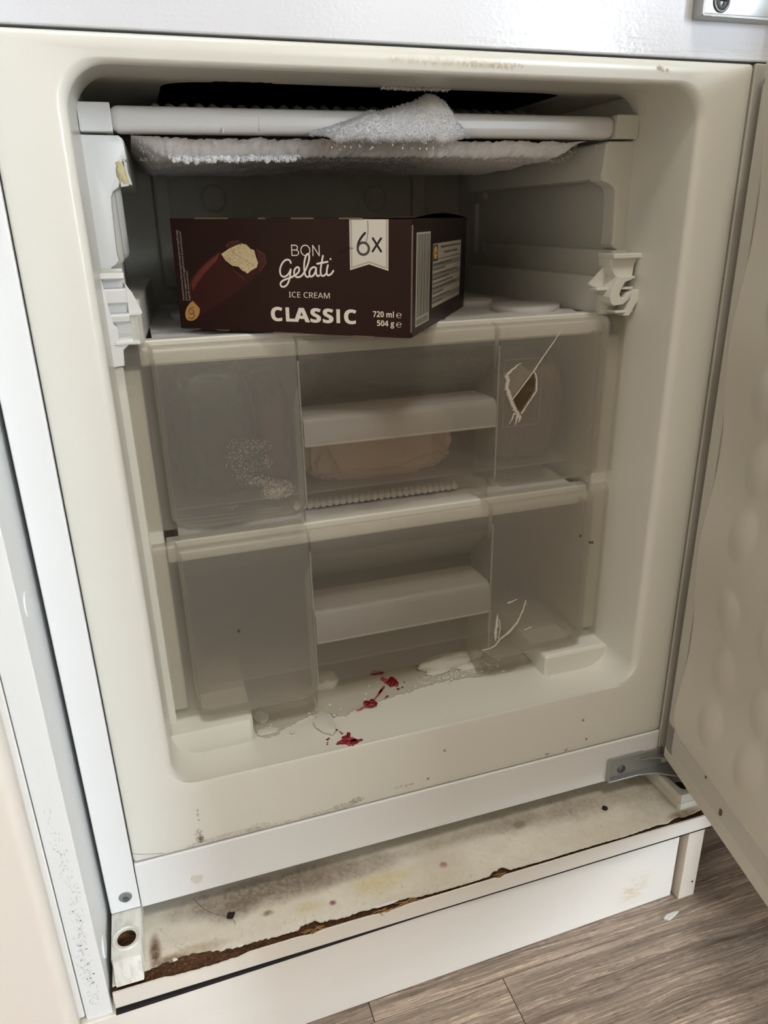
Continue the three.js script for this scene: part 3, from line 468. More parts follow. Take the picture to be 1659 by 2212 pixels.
// ---------------------------------------------------------------- drawers
function seg(...a) { const out = []; for (let i = 0; i + 2 < a.length; i += 2) { const n = Math.max(1, Math.round((a[i + 2] - a[i]) / a[i + 1])); for (let k = 0; k < n; k++) out.push(lerp(a[i], a[i + 2], k / n)); } out.push(a[a.length - 1]); return out; }
function makeDrawer(label, yb, yt, yc, hTop, hBot, win) {
  const d = tag(G('freezer_drawer'), label, 'drawer');
  const xs = seg(-0.1965, 0.0025, -0.184, 0.0005, -0.172, 0.003, -0.085, 0.0004, -0.073, 0.004, 0.073, 0.0004, 0.085, 0.003, 0.118, 0.003, 0.172, 0.0005, 0.184, 0.0025, 0.2015);
  const ys = win ? seg(yc, 0.002, yb, 0.0006, yb + 0.012, 0.0025, win[2], 0.003, win[3], 0.0025, yt - 0.007, 0.0007, yt) : seg(yc, 0.002, yb, 0.0006, yb + 0.012, 0.0025, yt - 0.007, 0.0007, yt);
  const rect = (x, y, x0, x1, y0, y1, r) => { const qx = Math.abs(x - (x0 + x1) / 2) - (x1 - x0) / 2 + r, qy = Math.abs(y - (y0 + y1) / 2) - (y1 - y0) / 2 + r; return Math.hypot(Math.max(qx, 0), Math.max(qy, 0)) + Math.min(Math.max(qx, qy), 0) - r; };
  const Z = (x, y) => {
    const side = Math.abs(x), inBlock = rect(side, y, 0.0790, 0.1785, yb + 0.0022, yt + 0.05, 0.011);
    const flange = -0.0585, centre = -0.0455 - 0.040 * sstep(0, 0.055, yt - 0.012 - y);
    const base = side < 0.0788 ? centre : flange, k = sstep(0.0016, -0.0016, inBlock);
    let z = lerp(base, -0.045, k); if (side < 0.0788) z = lerp(base, -0.045, sstep(0.0022, -0.0006, 0.0790 - side));
    const r = 0.007, q = y - (yt - r); if (q > 0) z -= r - Math.sqrt(Math.max(0, r * r - q * q)); return z;
  };
  const V = [], id = [], keep = (x, y) => !(Math.abs(x) > 0.0792 && y < yb - 1e-6) && !(win && x > win[0] && x < win[1] && y > win[2] && y < win[3]);
  const layer = (off, flip) => {
    const base = V.length / 3; for (const y of ys) for (const x of xs) V.push(x, y - (off ? 0.0001 : 0), Z(x, y) - off);
    for (let j = 0; j < ys.length - 1; j++) for (let i = 0; i < xs.length - 1; i++) if (keep((xs[i] + xs[i + 1]) / 2, (ys[j] + ys[j + 1]) / 2)) { const a = base + j * xs.length + i, b = a + 1, c = a + xs.length, e = c + 1; flip ? id.push(a, c, b, b, c, e) : id.push(a, b, c, b, e, c); }
  };
  layer(0, false); layer(0.0022, true);
  const g = new THREE.BufferGeometry(); g.setAttribute('position', new THREE.BufferAttribute(new Float32Array(V), 3)); g.setIndex(id); g.computeVertexNormals();
  const panel = M('front_panel', uvp(g, 'x', 'y', -0.2, 0.2, yb * 1.7, yb * 1.7 + 0.2), hazyFront, d);
  for (const x of [-0.0794, 0.0794]) M('edge_line', bx(x - 0.0006, x + 0.0006, yb + 0.012, yt - 0.016, -0.0462, -0.0446, 0.0005), hazyHandle, panel);
  // broad handle lip across the recess
  const arcPts = [[-0.087, hTop - 0.001]]; for (let i = 0; i <= 6; i++) { const a = i / 6 * Math.PI / 2; arcPts.push([-0.0505 + 0.005 * Math.sin(a), hTop - 0.005 + 0.005 * Math.cos(a)]); } arcPts.push([-0.0452, hBot]);
  M('handle', [smooth(prismX(thick(arcPts, 0.0022), -0.0782, 0.0782, 0), 0.7), bx(-0.0782, 0.0782, hBot - 0.0006, hBot + 0.0010, -0.0466, -0.0436, 0.0006)], hazyHandle, d);
  const t = 0.002, bk = -0.32;
  M('tub', [bx(-0.178, -0.176, yb + 0.006, yt - 0.012, bk, -0.060, 0.0008), bx(0.176, 0.178, yb + 0.006, yt - 0.012, bk, -0.060, 0.0008), bx(-0.177, 0.177, yb + 0.004, yb + 0.006, bk, -0.087, 0.0008), bx(-0.177, 0.177, yb + 0.004, yt - 0.05, bk - t, bk, 0.0008)], hazy, d);
  return { d, panel };
}
const up = makeDrawer('upper frosted plastic freezer drawer with a jagged hole in its front', 0.2510, 0.3880, 0.2430, 0.3290, 0.3082, [0.085, 0.118, 0.306, 0.360]);
{
  // cracked window: sheet with a hole, a pushed-in flap, whitened torn rims and a long crack
  const hole = [[0.1098, 0.3495], [0.1117, 0.3466], [0.1126, 0.3433], [0.1130, 0.3385], [0.1128, 0.3339], [0.1070, 0.3255], [0.1008, 0.3168], [0.0985, 0.3195], [0.0968, 0.3205], [0.0950, 0.3245], [0.0920, 0.3283]];
  M('cracked_area', [uvp(prism([[0.085, 0.306], [0.118, 0.306], [0.118, 0.360], [0.085, 0.360]], -0.0472, -0.045, 0, [hole]), 'x', 'y', -0.2, 0.2, 0.2510 * 1.7, 0.2510 * 1.7 + 0.2)], hazyFront, up.panel);
  const strip = (pts, w, wob) => { const L = []; pts.forEach((p, i) => { const n = 5; if (i < pts.length - 1) for (let k = 0; k < n; k++) L.push([lerp(p[0], pts[i + 1][0], k / n) + wob * rr(-1, 1), lerp(p[1], pts[i + 1][1], k / n) + wob * rr(-1, 1)]); }); L.push(pts[pts.length - 1]); const o = []; const A = [], Bq = []; L.forEach((p, i) => { const a = L[Math.max(0, i - 1)], b = L[Math.min(L.length - 1, i + 1)], l = Math.hypot(b[0] - a[0], b[1] - a[1]) || 1, u = i / (L.length - 1), ww = (typeof w === 'function' ? w(u) : w) * rr(0.7, 1.3); A.push([p[0] - (b[1] - a[1]) / l * ww, p[1] + (b[0] - a[0]) / l * ww]); Bq.unshift([p[0] + (b[1] - a[1]) / l * ww, p[1] - (b[0] - a[0]) / l * ww]); }); return [...A, ...Bq]; };
  const line = (pts, w, wob, z = -0.0445) => prism(strip(pts, w, wob), z - 0.0008, z);
  const fuzz = []; const edge = [[0.0862, 0.3490], [0.0876, 0.3440], [0.0868, 0.3385], [0.0890, 0.3330], [0.0908, 0.3290], [0.0930, 0.3245], [0.0955, 0.3195], [0.0985, 0.3150]];
  for (let i = 0; i < edge.length - 1; i++) for (let k = 0; k < 70; k++) { const t = rnd(); fuzz.push([lerp(edge[i][0], edge[i + 1][0], t) + rr(-0.0016, 0.0016), lerp(edge[i][1], edge[i + 1][1], t) + rr(-0.001, 0.001), -0.0452, rr(-0.6, 0.2), rr(-0.7, 0.4), 0.5]); }
  M('torn_edge', [shards(fuzz, 0.0006, 0.0016), line([[0.0868, 0.3492], [0.0905, 0.3520], [0.0945, 0.3552], [0.0985, 0.3572]], (u) => 0.0009 * (1 - u) + 0.0001, 0.0004), line([[0.1100, 0.3500], [0.1120, 0.3470], [0.1131, 0.3430], [0.1134, 0.3335]], 0.00055, 0.0001), line([[0.1134, 0.3335], [0.1072, 0.3250], [0.1008, 0.3160]], 0.0004, 0.0001),
    line(edge, (u) => 0.0013 * (1 - u * 0.3), 0.0005), line([[0.0945, 0.3175], [0.0925, 0.3120], [0.0905, 0.3085]], (u) => 0.0005 * (1 - u) + 0.00005, 0.0002), line([[0.0975, 0.3150], [0.0965, 0.3100], [0.0955, 0.3068]], (u) => 0.0009 * (1 - u) + 0.00005, 0.0002), line([[0.0995, 0.3150], [0.0998, 0.3120], [0.0982, 0.3090]], (u) => 0.0012 * (1 - u) + 0.0001, 0.0002)], whitened, up.panel).userData = { label: 'stress-whitened torn plastic around the hole' };
  M('crack', [line([[0.0920, 0.3283], [0.1010, 0.3390], [0.1100, 0.3500]], 0.0003, 0, -0.0443), line([[0.1100, 0.3500], [0.1180, 0.3610], [0.1265, 0.3720], [0.1330, 0.3815]], (u) => 0.0005 * (1 - 0.8 * u), 0.0001, -0.0443)], whitened, up.panel);
  M('bent_flap', (() => { const A = [0.0921, 0.3284], Bp = [0.1097, 0.3494], o = new THREE.BufferGeometry(); return prism([[0.0922, 0.3288], [0.1092, 0.3490], [0.1000, 0.3550], [0.0880, 0.3488], [0.0890, 0.3380]], -0.0492, -0.0478); })(), hazy, up.panel);
  const low = makeDrawer('lower frosted plastic freezer drawer with pale cracks beside its handle', 0.0840, 0.2385, 0.0700, 0.1660, 0.1388, null);
  M('crack', [line([[0.1150, 0.1435], [0.1120, 0.1330], [0.1070, 0.1215], [0.0990, 0.1130], [0.0905, 0.1080], [0.0860, 0.1020], [0.0812, 0.1000]], (u) => 0.00035 + 0.0004 * Math.sin(u * 3), 0.0002), line([[0.0872, 0.1340], [0.0866, 0.1240], [0.0856, 0.1150], [0.0862, 0.1070]], (u) => 0.0003 + 0.0010 * Math.sin(u * 3.1), 0.0003), line([[0.0890, 0.1280], [0.0900, 0.1180], [0.0885, 0.1090]], 0.0004, 0.0003), line([[0.0965, 0.1438], [0.1000, 0.1442], [0.1060, 0.1462]], (u) => 0.0006 * (1 - u) + 0.0001, 0.0002), line([[0.1150, 0.1122], [0.1180, 0.1130], [0.1220, 0.1142]], 0.0004, 0.0002), line([[0.0812, 0.1000], [0.0760, 0.1000], [0.0730, 0.0995]], 0.0003, 0.0001, -0.0443)], whitened, low.panel);
  const dots = []; for (const [x, y] of [[-0.1405, 0.1635], [0.166, 0.1985], [0.1790, 0.190], [0.1765, 0.1905]]) dots.push(lump(0.0011, 1, 1.3, 0.4, x, y, -0.0448, 0.4, 2, 1));
  M('speck', dots, mat({ color: S(92, 66, 52), roughness: 1 }), low.panel).userData = { kind: 'stuff' };
  const dust = []; for (const [cx, cy, rx, ry, n] of [[-0.100, 0.277, 0.012, 0.008, 900], [-0.112, 0.285, 0.010, 0.004, 260], [-0.126, 0.305, 0.012, 0.016, 240], [-0.105, 0.2765, 0.009, 0.006, 360], [-0.115, 0.312, 0.012, 0.006, 160], [-0.120, 0.290, 0.010, 0.008, 120], [-0.135, 0.268, 0.006, 0.003, 40], [-0.108, 0.300, 0.006, 0.006, 90]]) for (let i = 0; i < n; i++) { const a = rnd() * 6.28, r = Math.pow(rnd(), 0.7); dust.push([cx + rx * r * Math.cos(a), cy + ry * r * Math.sin(a), -0.0458, rr(-1, 1), rr(-1, 1), 0.5]); }
  M('frost_dust', shards(dust, 0.0003, 0.0008), whitened, up.panel).userData = { kind: 'stuff', label: 'powdery frost on the drawer front' };
}
// frozen food lying in the upper drawer
function bag(name, label, color, x, y, z, w, h, d, turn, rough = 0.5, bumpy = 0.06) {
  const g = mergeVertices(new THREE.IcosahedronGeometry(1, 24).deleteAttribute('normal').deleteAttribute('uv')), p = g.attributes.position, k = rnd() * 50;
  for (let i = 0; i < p.count; i++) { const v = new THREE.Vector3().fromBufferAttribute(p, i), q = (t) => Math.sign(t) * Math.pow(Math.abs(t), 0.55), n = 1 + bumpy * (1 - 2 * Math.abs(fbm(v.x * 4 + k, v.y * 4, v.z * 4, 4) * 2 - 1)); p.setXYZ(i, q(v.x) * w / 2 * n, q(v.y) * h / 2 * n, q(v.z) * d / 2 * n); }
  g.computeVertexNormals(); const m = M(name, g, mat({ color, roughness: rough }), null); m.position.set(x, y, z); m.rotation.y = turn; return tag(m, label, 'bag');
}
bag('frozen_food_bag', 'dark green bag of frozen food behind the left side of the upper drawer front', S(30, 40, 28), -0.140, 0.316, -0.115, 0.064, 0.104, 0.10, 0.0);
bag('frozen_food_bag', 'dark red-brown bag of frozen food left of centre in the upper drawer', S(72, 34, 30), -0.0925, 0.306, -0.140, 0.032, 0.088, 0.09, 0.0);
bag('frozen_food_bag', 'pale crinkled frosty bag seen under the upper drawer handle', S(196, 176, 160), 0.000, 0.286, -0.132, 0.118, 0.056, 0.064, 0.0, 0.4, 0.2);
bag('frozen_food_bag', 'dark bag of frozen food standing above the pale bag in the upper drawer', S(40, 42, 32), 0.018, 0.345, -0.165, 0.125, 0.050, 0.10, 0.0);
bag('frozen_food_bag', 'brown bag of frozen food behind the cracked right side of the upper drawer', S(96, 78, 58), 0.132, 0.306, -0.130, 0.070, 0.095, 0.10, 0.0);

// ---------------------------------------------------------------- ice cream carton
{
  const W = 0.1759, H = 0.0757, D = 0.1942, PX = 9;
  const dark = '#2c1713';
  const front = canvasTex(Math.round(W * 1000 * PX), Math.round(H * 1000 * PX), (c, w, h) => {
    c.scale(PX, PX); c.fillStyle = '#2b1610'; c.fillRect(0, 0, 176, 76);
    for (let i = 0; i < 900; i++) { c.fillStyle = css(70, 40, 32, 0.03 * rnd()); c.fillRect(rnd() * 176, rnd() * 76, rr(4, 26), rr(0.2, 0.8)); }
    // chocolate bar, bitten at the top
    const bar = () => { c.beginPath(); c.moveTo(37, 20.5); c.bezierCurveTo(27, 27, 16, 35, 11.5, 41.5); c.bezierCurveTo(8, 48, 10, 60, 16, 66); c.bezierCurveTo(22, 71, 33, 69, 39, 63); c.bezierCurveTo(48, 54, 62, 42, 69, 33); c.lineTo(66, 29); c.lineTo(56, 36.5); c.lineTo(46, 34); c.lineTo(38, 23); c.closePath(); };
    c.fillStyle = '#401d1a'; bar(); c.fill();
    c.save(); bar(); c.clip(); for (let i = 0; i < 60; i++) { const t = i / 60; c.strokeStyle = css(140, 72, 58, 0.055); c.lineWidth = 0.9; c.beginPath(); c.moveTo(37 - t * 3, 22 + t * 5); c.bezierCurveTo(27 - t, 28 + t * 6, 16 + t, 36 + t * 6, 12 + t, 44 + t * 5); c.stroke(); } c.fillStyle = css(30, 12, 9, 0.45); c.beginPath(); c.moveTo(69, 33); c.bezierCurveTo(55, 44, 35, 58, 16, 66); c.lineTo(40, 75); c.lineTo(76, 46); c.closePath(); c.fill(); c.restore();
    // chocolate shell fragments
    c.fillStyle = '#4a2822'; for (const f of [[[42, 17.5], [45, 15], [52.5, 14], [54, 15.8], [48, 20.5], [43.5, 19.8]], [[65.5, 19.5], [71, 22.5], [72, 28.5], [67, 31], [66, 25]], [[46, 33], [52, 37.2], [55, 40.2], [49.5, 36.2]], [[66, 31.5], [72, 28.2], [70, 31.4], [67, 34]]]) { c.beginPath(); f.forEach((q, i) => (i ? c.lineTo(...q) : c.moveTo(...q))); c.closePath(); c.fill(); }
    c.strokeStyle = '#7a4638'; c.lineWidth = 0.35; for (const f of [[[42, 17.5], [45, 15], [52.5, 14]], [[65.5, 19.5], [71, 22.5], [72, 28.5]], [[46, 33], [55, 40.2]], [[67, 34], [72, 28.2]]]) { c.beginPath(); f.forEach((q, i) => (i ? c.lineTo(...q) : c.moveTo(...q))); c.stroke(); }
    // vanilla inside
    c.beginPath(); const cr = [[38, 23], [43.5, 20], [49.5, 17.2], [54.5, 15.9], [58, 16.5], [61, 19.5], [63.5, 20.2], [64.5, 24.5], [66, 28.2], [64.5, 31.5], [60.5, 33.5], [57.5, 35.8], [53, 33.5], [50.5, 31.2], [45.8, 30.8], [41, 27.2]]; cr.forEach((q, i) => (i ? c.lineTo(q[0] + rr(-0.2, 0.2), q[1] + rr(-0.2, 0.2)) : c.moveTo(...q))); c.closePath(); c.fillStyle = '#d8c49c'; c.fill(); c.save(); c.clip();
    for (let i = 0; i < 420; i++) { c.fillStyle = rnd() < 0.5 ? css(236, 222, 186, 0.5) : css(150, 118, 74, 0.42); c.beginPath(); c.ellipse(rr(38, 67), rr(15, 37), rr(0.2, 0.9), rr(0.15, 0.45), rr(-0.6, 0.3), 0, 7); c.fill(); } c.restore();
    c.strokeStyle = css(60, 30, 22, 0.8); c.lineWidth = 0.2; c.beginPath(); c.moveTo(46, 21.5); c.lineTo(58, 28); c.lineTo(63, 30.5); c.stroke();
    // brand lettering
    const ivory = '#e6ded0', txt = (s, x, y, size, f, wMax, align = 'left') => { c.font = f.replace('#', size + 'px'); c.textAlign = align; const m = c.measureText(s).width; c.save(); c.translate(x, y); c.scale(wMax ? wMax / m : 1, 1); c.fillText(s, 0, 0); c.restore(); };
    c.lineCap = c.lineJoin = 'round';
    // BON in thin strokes
    const stroke = (pts, lw, col) => { c.strokeStyle = col; c.lineWidth = lw; c.beginPath(); for (const q of pts) { if (q[0] === 'M') c.moveTo(q[1], q[2]); else if (q[0] === 'L') c.lineTo(q[1], q[2]); else if (q[0] === 'C') c.bezierCurveTo(...q.slice(1)); } c.stroke(); };
    stroke([['M', 91.6, 16.6], ['L', 91.6, 23.2], ['L', 94.6, 23.2], ['C', 97.2, 23, 97.2, 19.8, 94.6, 19.7], ['L', 91.6, 19.7], ['M', 94.4, 19.7], ['C', 96.4, 19.4, 96.4, 16.6, 94.2, 16.6], ['L', 91.6, 16.6]], 0.75, ivory);
    c.strokeStyle = ivory; c.lineWidth = 0.75; c.beginPath(); c.ellipse(101.6, 19.9, 3.3, 3.35, 0, 0, 7); c.stroke();
    stroke([['M', 107, 23.2], ['L', 107, 16.6], ['L', 111.6, 23.2], ['L', 111.6, 16.6]], 0.75, ivory);
    // Gelati in a brush script
    const script = (lw, col, dx, dy) => { c.save(); c.translate(dx, dy);
      stroke([['M', 90.5, 28.2], ['C', 90.2, 25.4, 86.6, 25.2, 84.2, 28.4], ['C', 81.0, 32.6, 81.6, 37.8, 85.2, 37.4], ['C', 87.6, 37.0, 89.4, 34.4, 90.2, 32.4], ['C', 89.6, 37.0, 88.6, 42.6, 85.0, 44.0], ['C', 82.0, 45.0, 80.8, 42.2, 83.4, 40.4], ['C', 86.0, 38.6, 89.8, 38.4, 92.4, 36.6]], lw, col);
      stroke([['M', 92.4, 36.6], ['C', 95.0, 35.6, 97.2, 33.2, 96.4, 31.4], ['C', 95.2, 29.8, 92.6, 32.0, 92.6, 34.8], ['C', 92.8, 38.2, 96.4, 38.4, 99.0, 35.6]], lw, col);
      stroke([['M', 99.0, 35.6], ['C', 102.4, 31.6, 105.0, 25.0, 104.0, 22.6], ['C', 102.6, 20.6, 100.4, 25.4, 100.2, 30.4], ['C', 100.0, 35.6, 101.2, 38.4, 103.8, 36.6]], lw, col);
      stroke([['M', 109.0, 31.2], ['C', 106.6, 29.4, 103.6, 32.4, 103.9, 35.4], ['C', 104.4, 38.4, 107.8, 36.6, 109.0, 31.6], ['C', 108.6, 35.0, 109.0, 37.4, 111.2, 36.0]], lw, col);
      stroke([['M', 114.2, 23.2], ['C', 113.0, 28.0, 111.6, 33.0, 112.4, 35.4], ['C', 113.2, 37.2, 115.2, 36.0, 116.2, 34.6], ['M', 109.8, 28.4], ['L', 117.4, 27.0]], lw, col);
      stroke([['M', 117.6, 29.2], ['C', 116.6, 32.2, 116.0, 35.4, 117.6, 35.8], ['C', 119.2, 35.8, 120.4, 34.4, 121.4, 32.8]], lw, col);
      c.fillStyle = col; c.beginPath(); c.arc(119.6, 25.2, lw * 0.55, 0, 7); c.fill(); c.restore(); };
    script(1.5, '#3a231c', 0.35, 0.45); script(1.25, '#efe9df', 0, 0);
    c.fillStyle = ivory; txt('ICE CREAM', 87.6, 51.0, 5.2, '# sans-serif', 31.4);
    c.fillStyle = '#e9e3d8'; c.strokeStyle = '#e9e3d8'; c.lineWidth = 0.55; c.font = 'bold 12.9px sans-serif'; c.textAlign = 'left';
    [['C', 73.2, 9.0], ['L', 84.2, 6.8], ['A', 91.6, 10.6], ['S', 103.4, 8.0], ['S', 112.6, 8.0], ['C', 128.2, 9.0]].forEach(([q, x, ww]) => { const m = c.measureText(q).width; c.save(); c.translate(x, 67.6); c.scale((ww + 0.8) / m, 1); c.fillText(q, -0.3, 0); c.strokeText(q, -0.3, 0); c.restore(); }); c.fillRect(122.8, 58.2, 2.7, 9.5);
    c.fillStyle = ivory; txt('720 ml', 149.2, 62.6, 5.4, 'bold # sans-serif', 15.4); txt('504 g', 152, 68.6, 5.4, 'bold # sans-serif', 12.6); txt('\u212e', 165.6, 62.6, 6.4, '# sans-serif', 4.4); txt('\u212e', 165.6, 68.8, 6.4, '# sans-serif', 4.4);
    // ribbon with 6x
    const ribbon = (m) => { c.beginPath(); c.moveTo(133.4 + m, 0); c.lineTo(160.3 - m, 0); c.lineTo(160.3 - m, 32.2 - m * 1.4); c.lineTo(146.9, 28.2 - m * 1.2); c.lineTo(133.4 + m, 32.2 - m * 1.4); c.closePath(); };
    c.fillStyle = '#d6d2c8'; ribbon(0); c.fill(); c.strokeStyle = '#8d7b66'; c.lineWidth = 0.4; ribbon(1.1); c.stroke(); c.strokeStyle = '#b9b0a0'; c.lineWidth = 0.3; ribbon(1.7); c.stroke();
    c.strokeStyle = '#2a2523'; c.lineWidth = 1.5; c.beginPath(); c.moveTo(144.2, 8.6); c.bezierCurveTo(140.8, 11.6, 138.9, 15, 139.0, 18.2); c.stroke(); c.beginPath(); c.ellipse(142.9, 18.3, 3.9, 3.8, 0, 0, 7); c.stroke();
    stroke([['M', 149.6, 11.8], ['L', 155.2, 19.9], ['M', 155.2, 11.8], ['L', 149.4, 19.9]], 1.4, '#2a2523'); c.strokeStyle = '#8b8680'; c.lineWidth = 0.25; c.beginPath(); c.ellipse(142.9, 18.3, 3.9, 3.8, 0, 0, 7); c.stroke();
    // turned serving note along the left edge
    c.fillStyle = '#c9bfb4'; for (const [x, s, l] of [[5.2, 'Tarjoiluehdotus/Serveringsforslag/Serveringsförslag/', 49], [7.6, 'Serving suggestion/Suggerimento di presentazione/', 48], [9.9, 'Sugestie de prezentare', 21]]) { c.save(); c.translate(x, 56); c.rotate(-Math.PI / 2); txt(s, 0, 0, 2.1, '# sans-serif', l); c.restore(); }
    // leaf-shaped badge
    c.fillStyle = '#c89a5c'; c.beginPath(); c.moveTo(12, 55.8); c.lineTo(17, 61); c.bezierCurveTo(17.2, 68.4, 9.2, 72, 5.6, 69.4); c.bezierCurveTo(3.0, 65.6, 6.2, 59, 12, 55.8); c.fill();
    stroke([['M', 11.8, 60.6], ['C', 7.6, 61, 7, 65.4, 9.6, 65.4], ['C', 12.2, 65.2, 12.6, 62.2, 10.6, 62.4], ['M', 11.2, 64.6], ['C', 13.8, 66.6, 9.6, 70.4, 7.6, 67.8]], 0.55, '#5a3a1c');
    c.strokeStyle = css(16, 6, 4, 0.85); c.lineWidth = 0.35; for (const q of [[146, 1, 147, 7, 145, 14], [134, 17.5, 128, 20, 122, 24], [136, 18, 130, 19.5, 125, 20]]) { c.beginPath(); c.moveTo(q[0], q[1]); c.quadraticCurveTo(q[2], q[3], q[4], q[5]); c.stroke(); }
  });
  const side = canvasTex(1165, 454, (c, w, h) => {
    c.scale(6, 6); c.fillStyle = '#1f110e'; c.fillRect(0, 0, 195, 76);
    c.fillStyle = '#b9b4aa'; c.fillRect(9.4, 8.2, 42, 62); c.fillStyle = '#26201d'; let x = 13; while (x < 48) { const q = rr(0.4, 1.9); c.fillRect(x, 9.5, q, 54.5); x += q + rr(0.5, 2.2); }
    c.fillStyle = '#40382f'; c.font = '5px sans-serif'; for (let i = 0; i < 13; i++) c.fillRect(13 + i * 2.7, 65.4, 1.6, 3.6);
    c.fillStyle = '#b4aea2'; c.fillRect(60.5, 17, 110, 45.6);
    for (let i = 0; i < 4; i++) { c.fillStyle = '#918a80'; c.fillRect(61, 30.5 + i * 8.4, 109, 4.0); }
    c.fillStyle = '#5a5249'; for (let i = 0; i < 9; i++) { let q = 62.5, e = 62 + [70, 44, 92, 56, 74, 86, 40, 66, 34][i]; while (q < e) { const ww = rr(1.2, 5); c.fillRect(q, 31.2 + i * 3.4, ww, 1.5); q += ww + 0.9; } }
    for (const [y, a, b] of [[19.2, 88, 164], [23.4, 100, 152]]) { let q = a; while (q < b) { const ww = rr(1.5, 5); c.fillRect(q, y, ww, 1.7); q += ww + 0.9; } } c.fillRect(60.5, 28.2, 110, 0.5);
    c.fillStyle = '#24406e'; c.fillRect(62, 17.8, 15, 11.6); c.fillStyle = '#e0b21c'; c.beginPath(); c.ellipse(69.5, 23.4, 5.6, 4.8, 0, 0, 7); c.fill(); c.strokeStyle = '#b3392c'; c.lineWidth = 0.5; c.stroke(); c.fillStyle = '#24406e'; c.fillRect(66.5, 22.6, 1.2, 2.2); c.fillStyle = '#b3392c'; c.fillRect(68.9, 22.4, 1.2, 2.4); c.fillStyle = '#24406e'; c.fillRect(71, 22.6, 1.6, 2.2);
  });
  const box = G('ice_cream_box'); tag(box, 'dark brown printed ice cream carton standing askew on the frosty middle shelf', 'box');
  box.position.set(-0.0093, 0.3886, -0.0017); box.rotation.set(0.004, -0.5971, -0.0224, 'YXZ');
  const card = mat({ color: S(44, 25, 20), roughness: 0.42, specularIntensity: 0.6 }), lam = (t) => mat({ map: t, roughness: 0.4, specularIntensity: 0.35 });
  M('carton_body', bx(-W, 0, 0, H, -D, -0.0004, 0.0008), card, box);
  M('front_print', new THREE.PlaneGeometry(W - 0.001, H - 0.001, 1, 1).translate(-W / 2, H / 2, 0), lam(front), box);
  M('end_print', new THREE.PlaneGeometry(D - 0.001, H - 0.001).rotateY(Math.PI / 2).translate(0.0004, H / 2, -D / 2), lam(side), box);
  // arched lid flap lifting at the open end, and the worn tab slits along the edges
  const fr = []; for (let j = 0; j <= 20; j++) { const r = [], t = j / 20; for (let i = 0; i <= 10; i++) r.push([-i / 10 * 0.03, H + 0.0003 + 0.0032 * Math.sin(Math.PI * Math.min(1, t * 1.02)) * (1 - i / 10), -t * D]); fr.push(r); }
  M('lid_flap', [surf(fr), surf(fr, false, true).translate(0, -0.0005, 0)], card, box);
  const worn = mat({ color: S(120, 100, 86), roughness: 0.9 });
  for (const [a, b] of [[0.02, 0.045], [0.068, 0.073], [0.092, 0.108], [0.126, 0.142]]) M('worn_edge', bx(-W + a, -W + b, H - 0.0005, H + 0.0004, -0.001, 0.0003, 0), worn, box);
  for (const [a, b] of [[0.012, 0.016], [0.03, 0.04], [0.075, 0.098], [0.135, 0.150]]) M('worn_edge', bx(-W + a, -W + b, -0.0001, 0.0005, -0.001, 0.0003, 0), worn, box);
  M('worn_edge', bx(-0.0004, 0.0005, 0.004, H - 0.004, -0.0006, 0.0003, 0), worn, box);
}

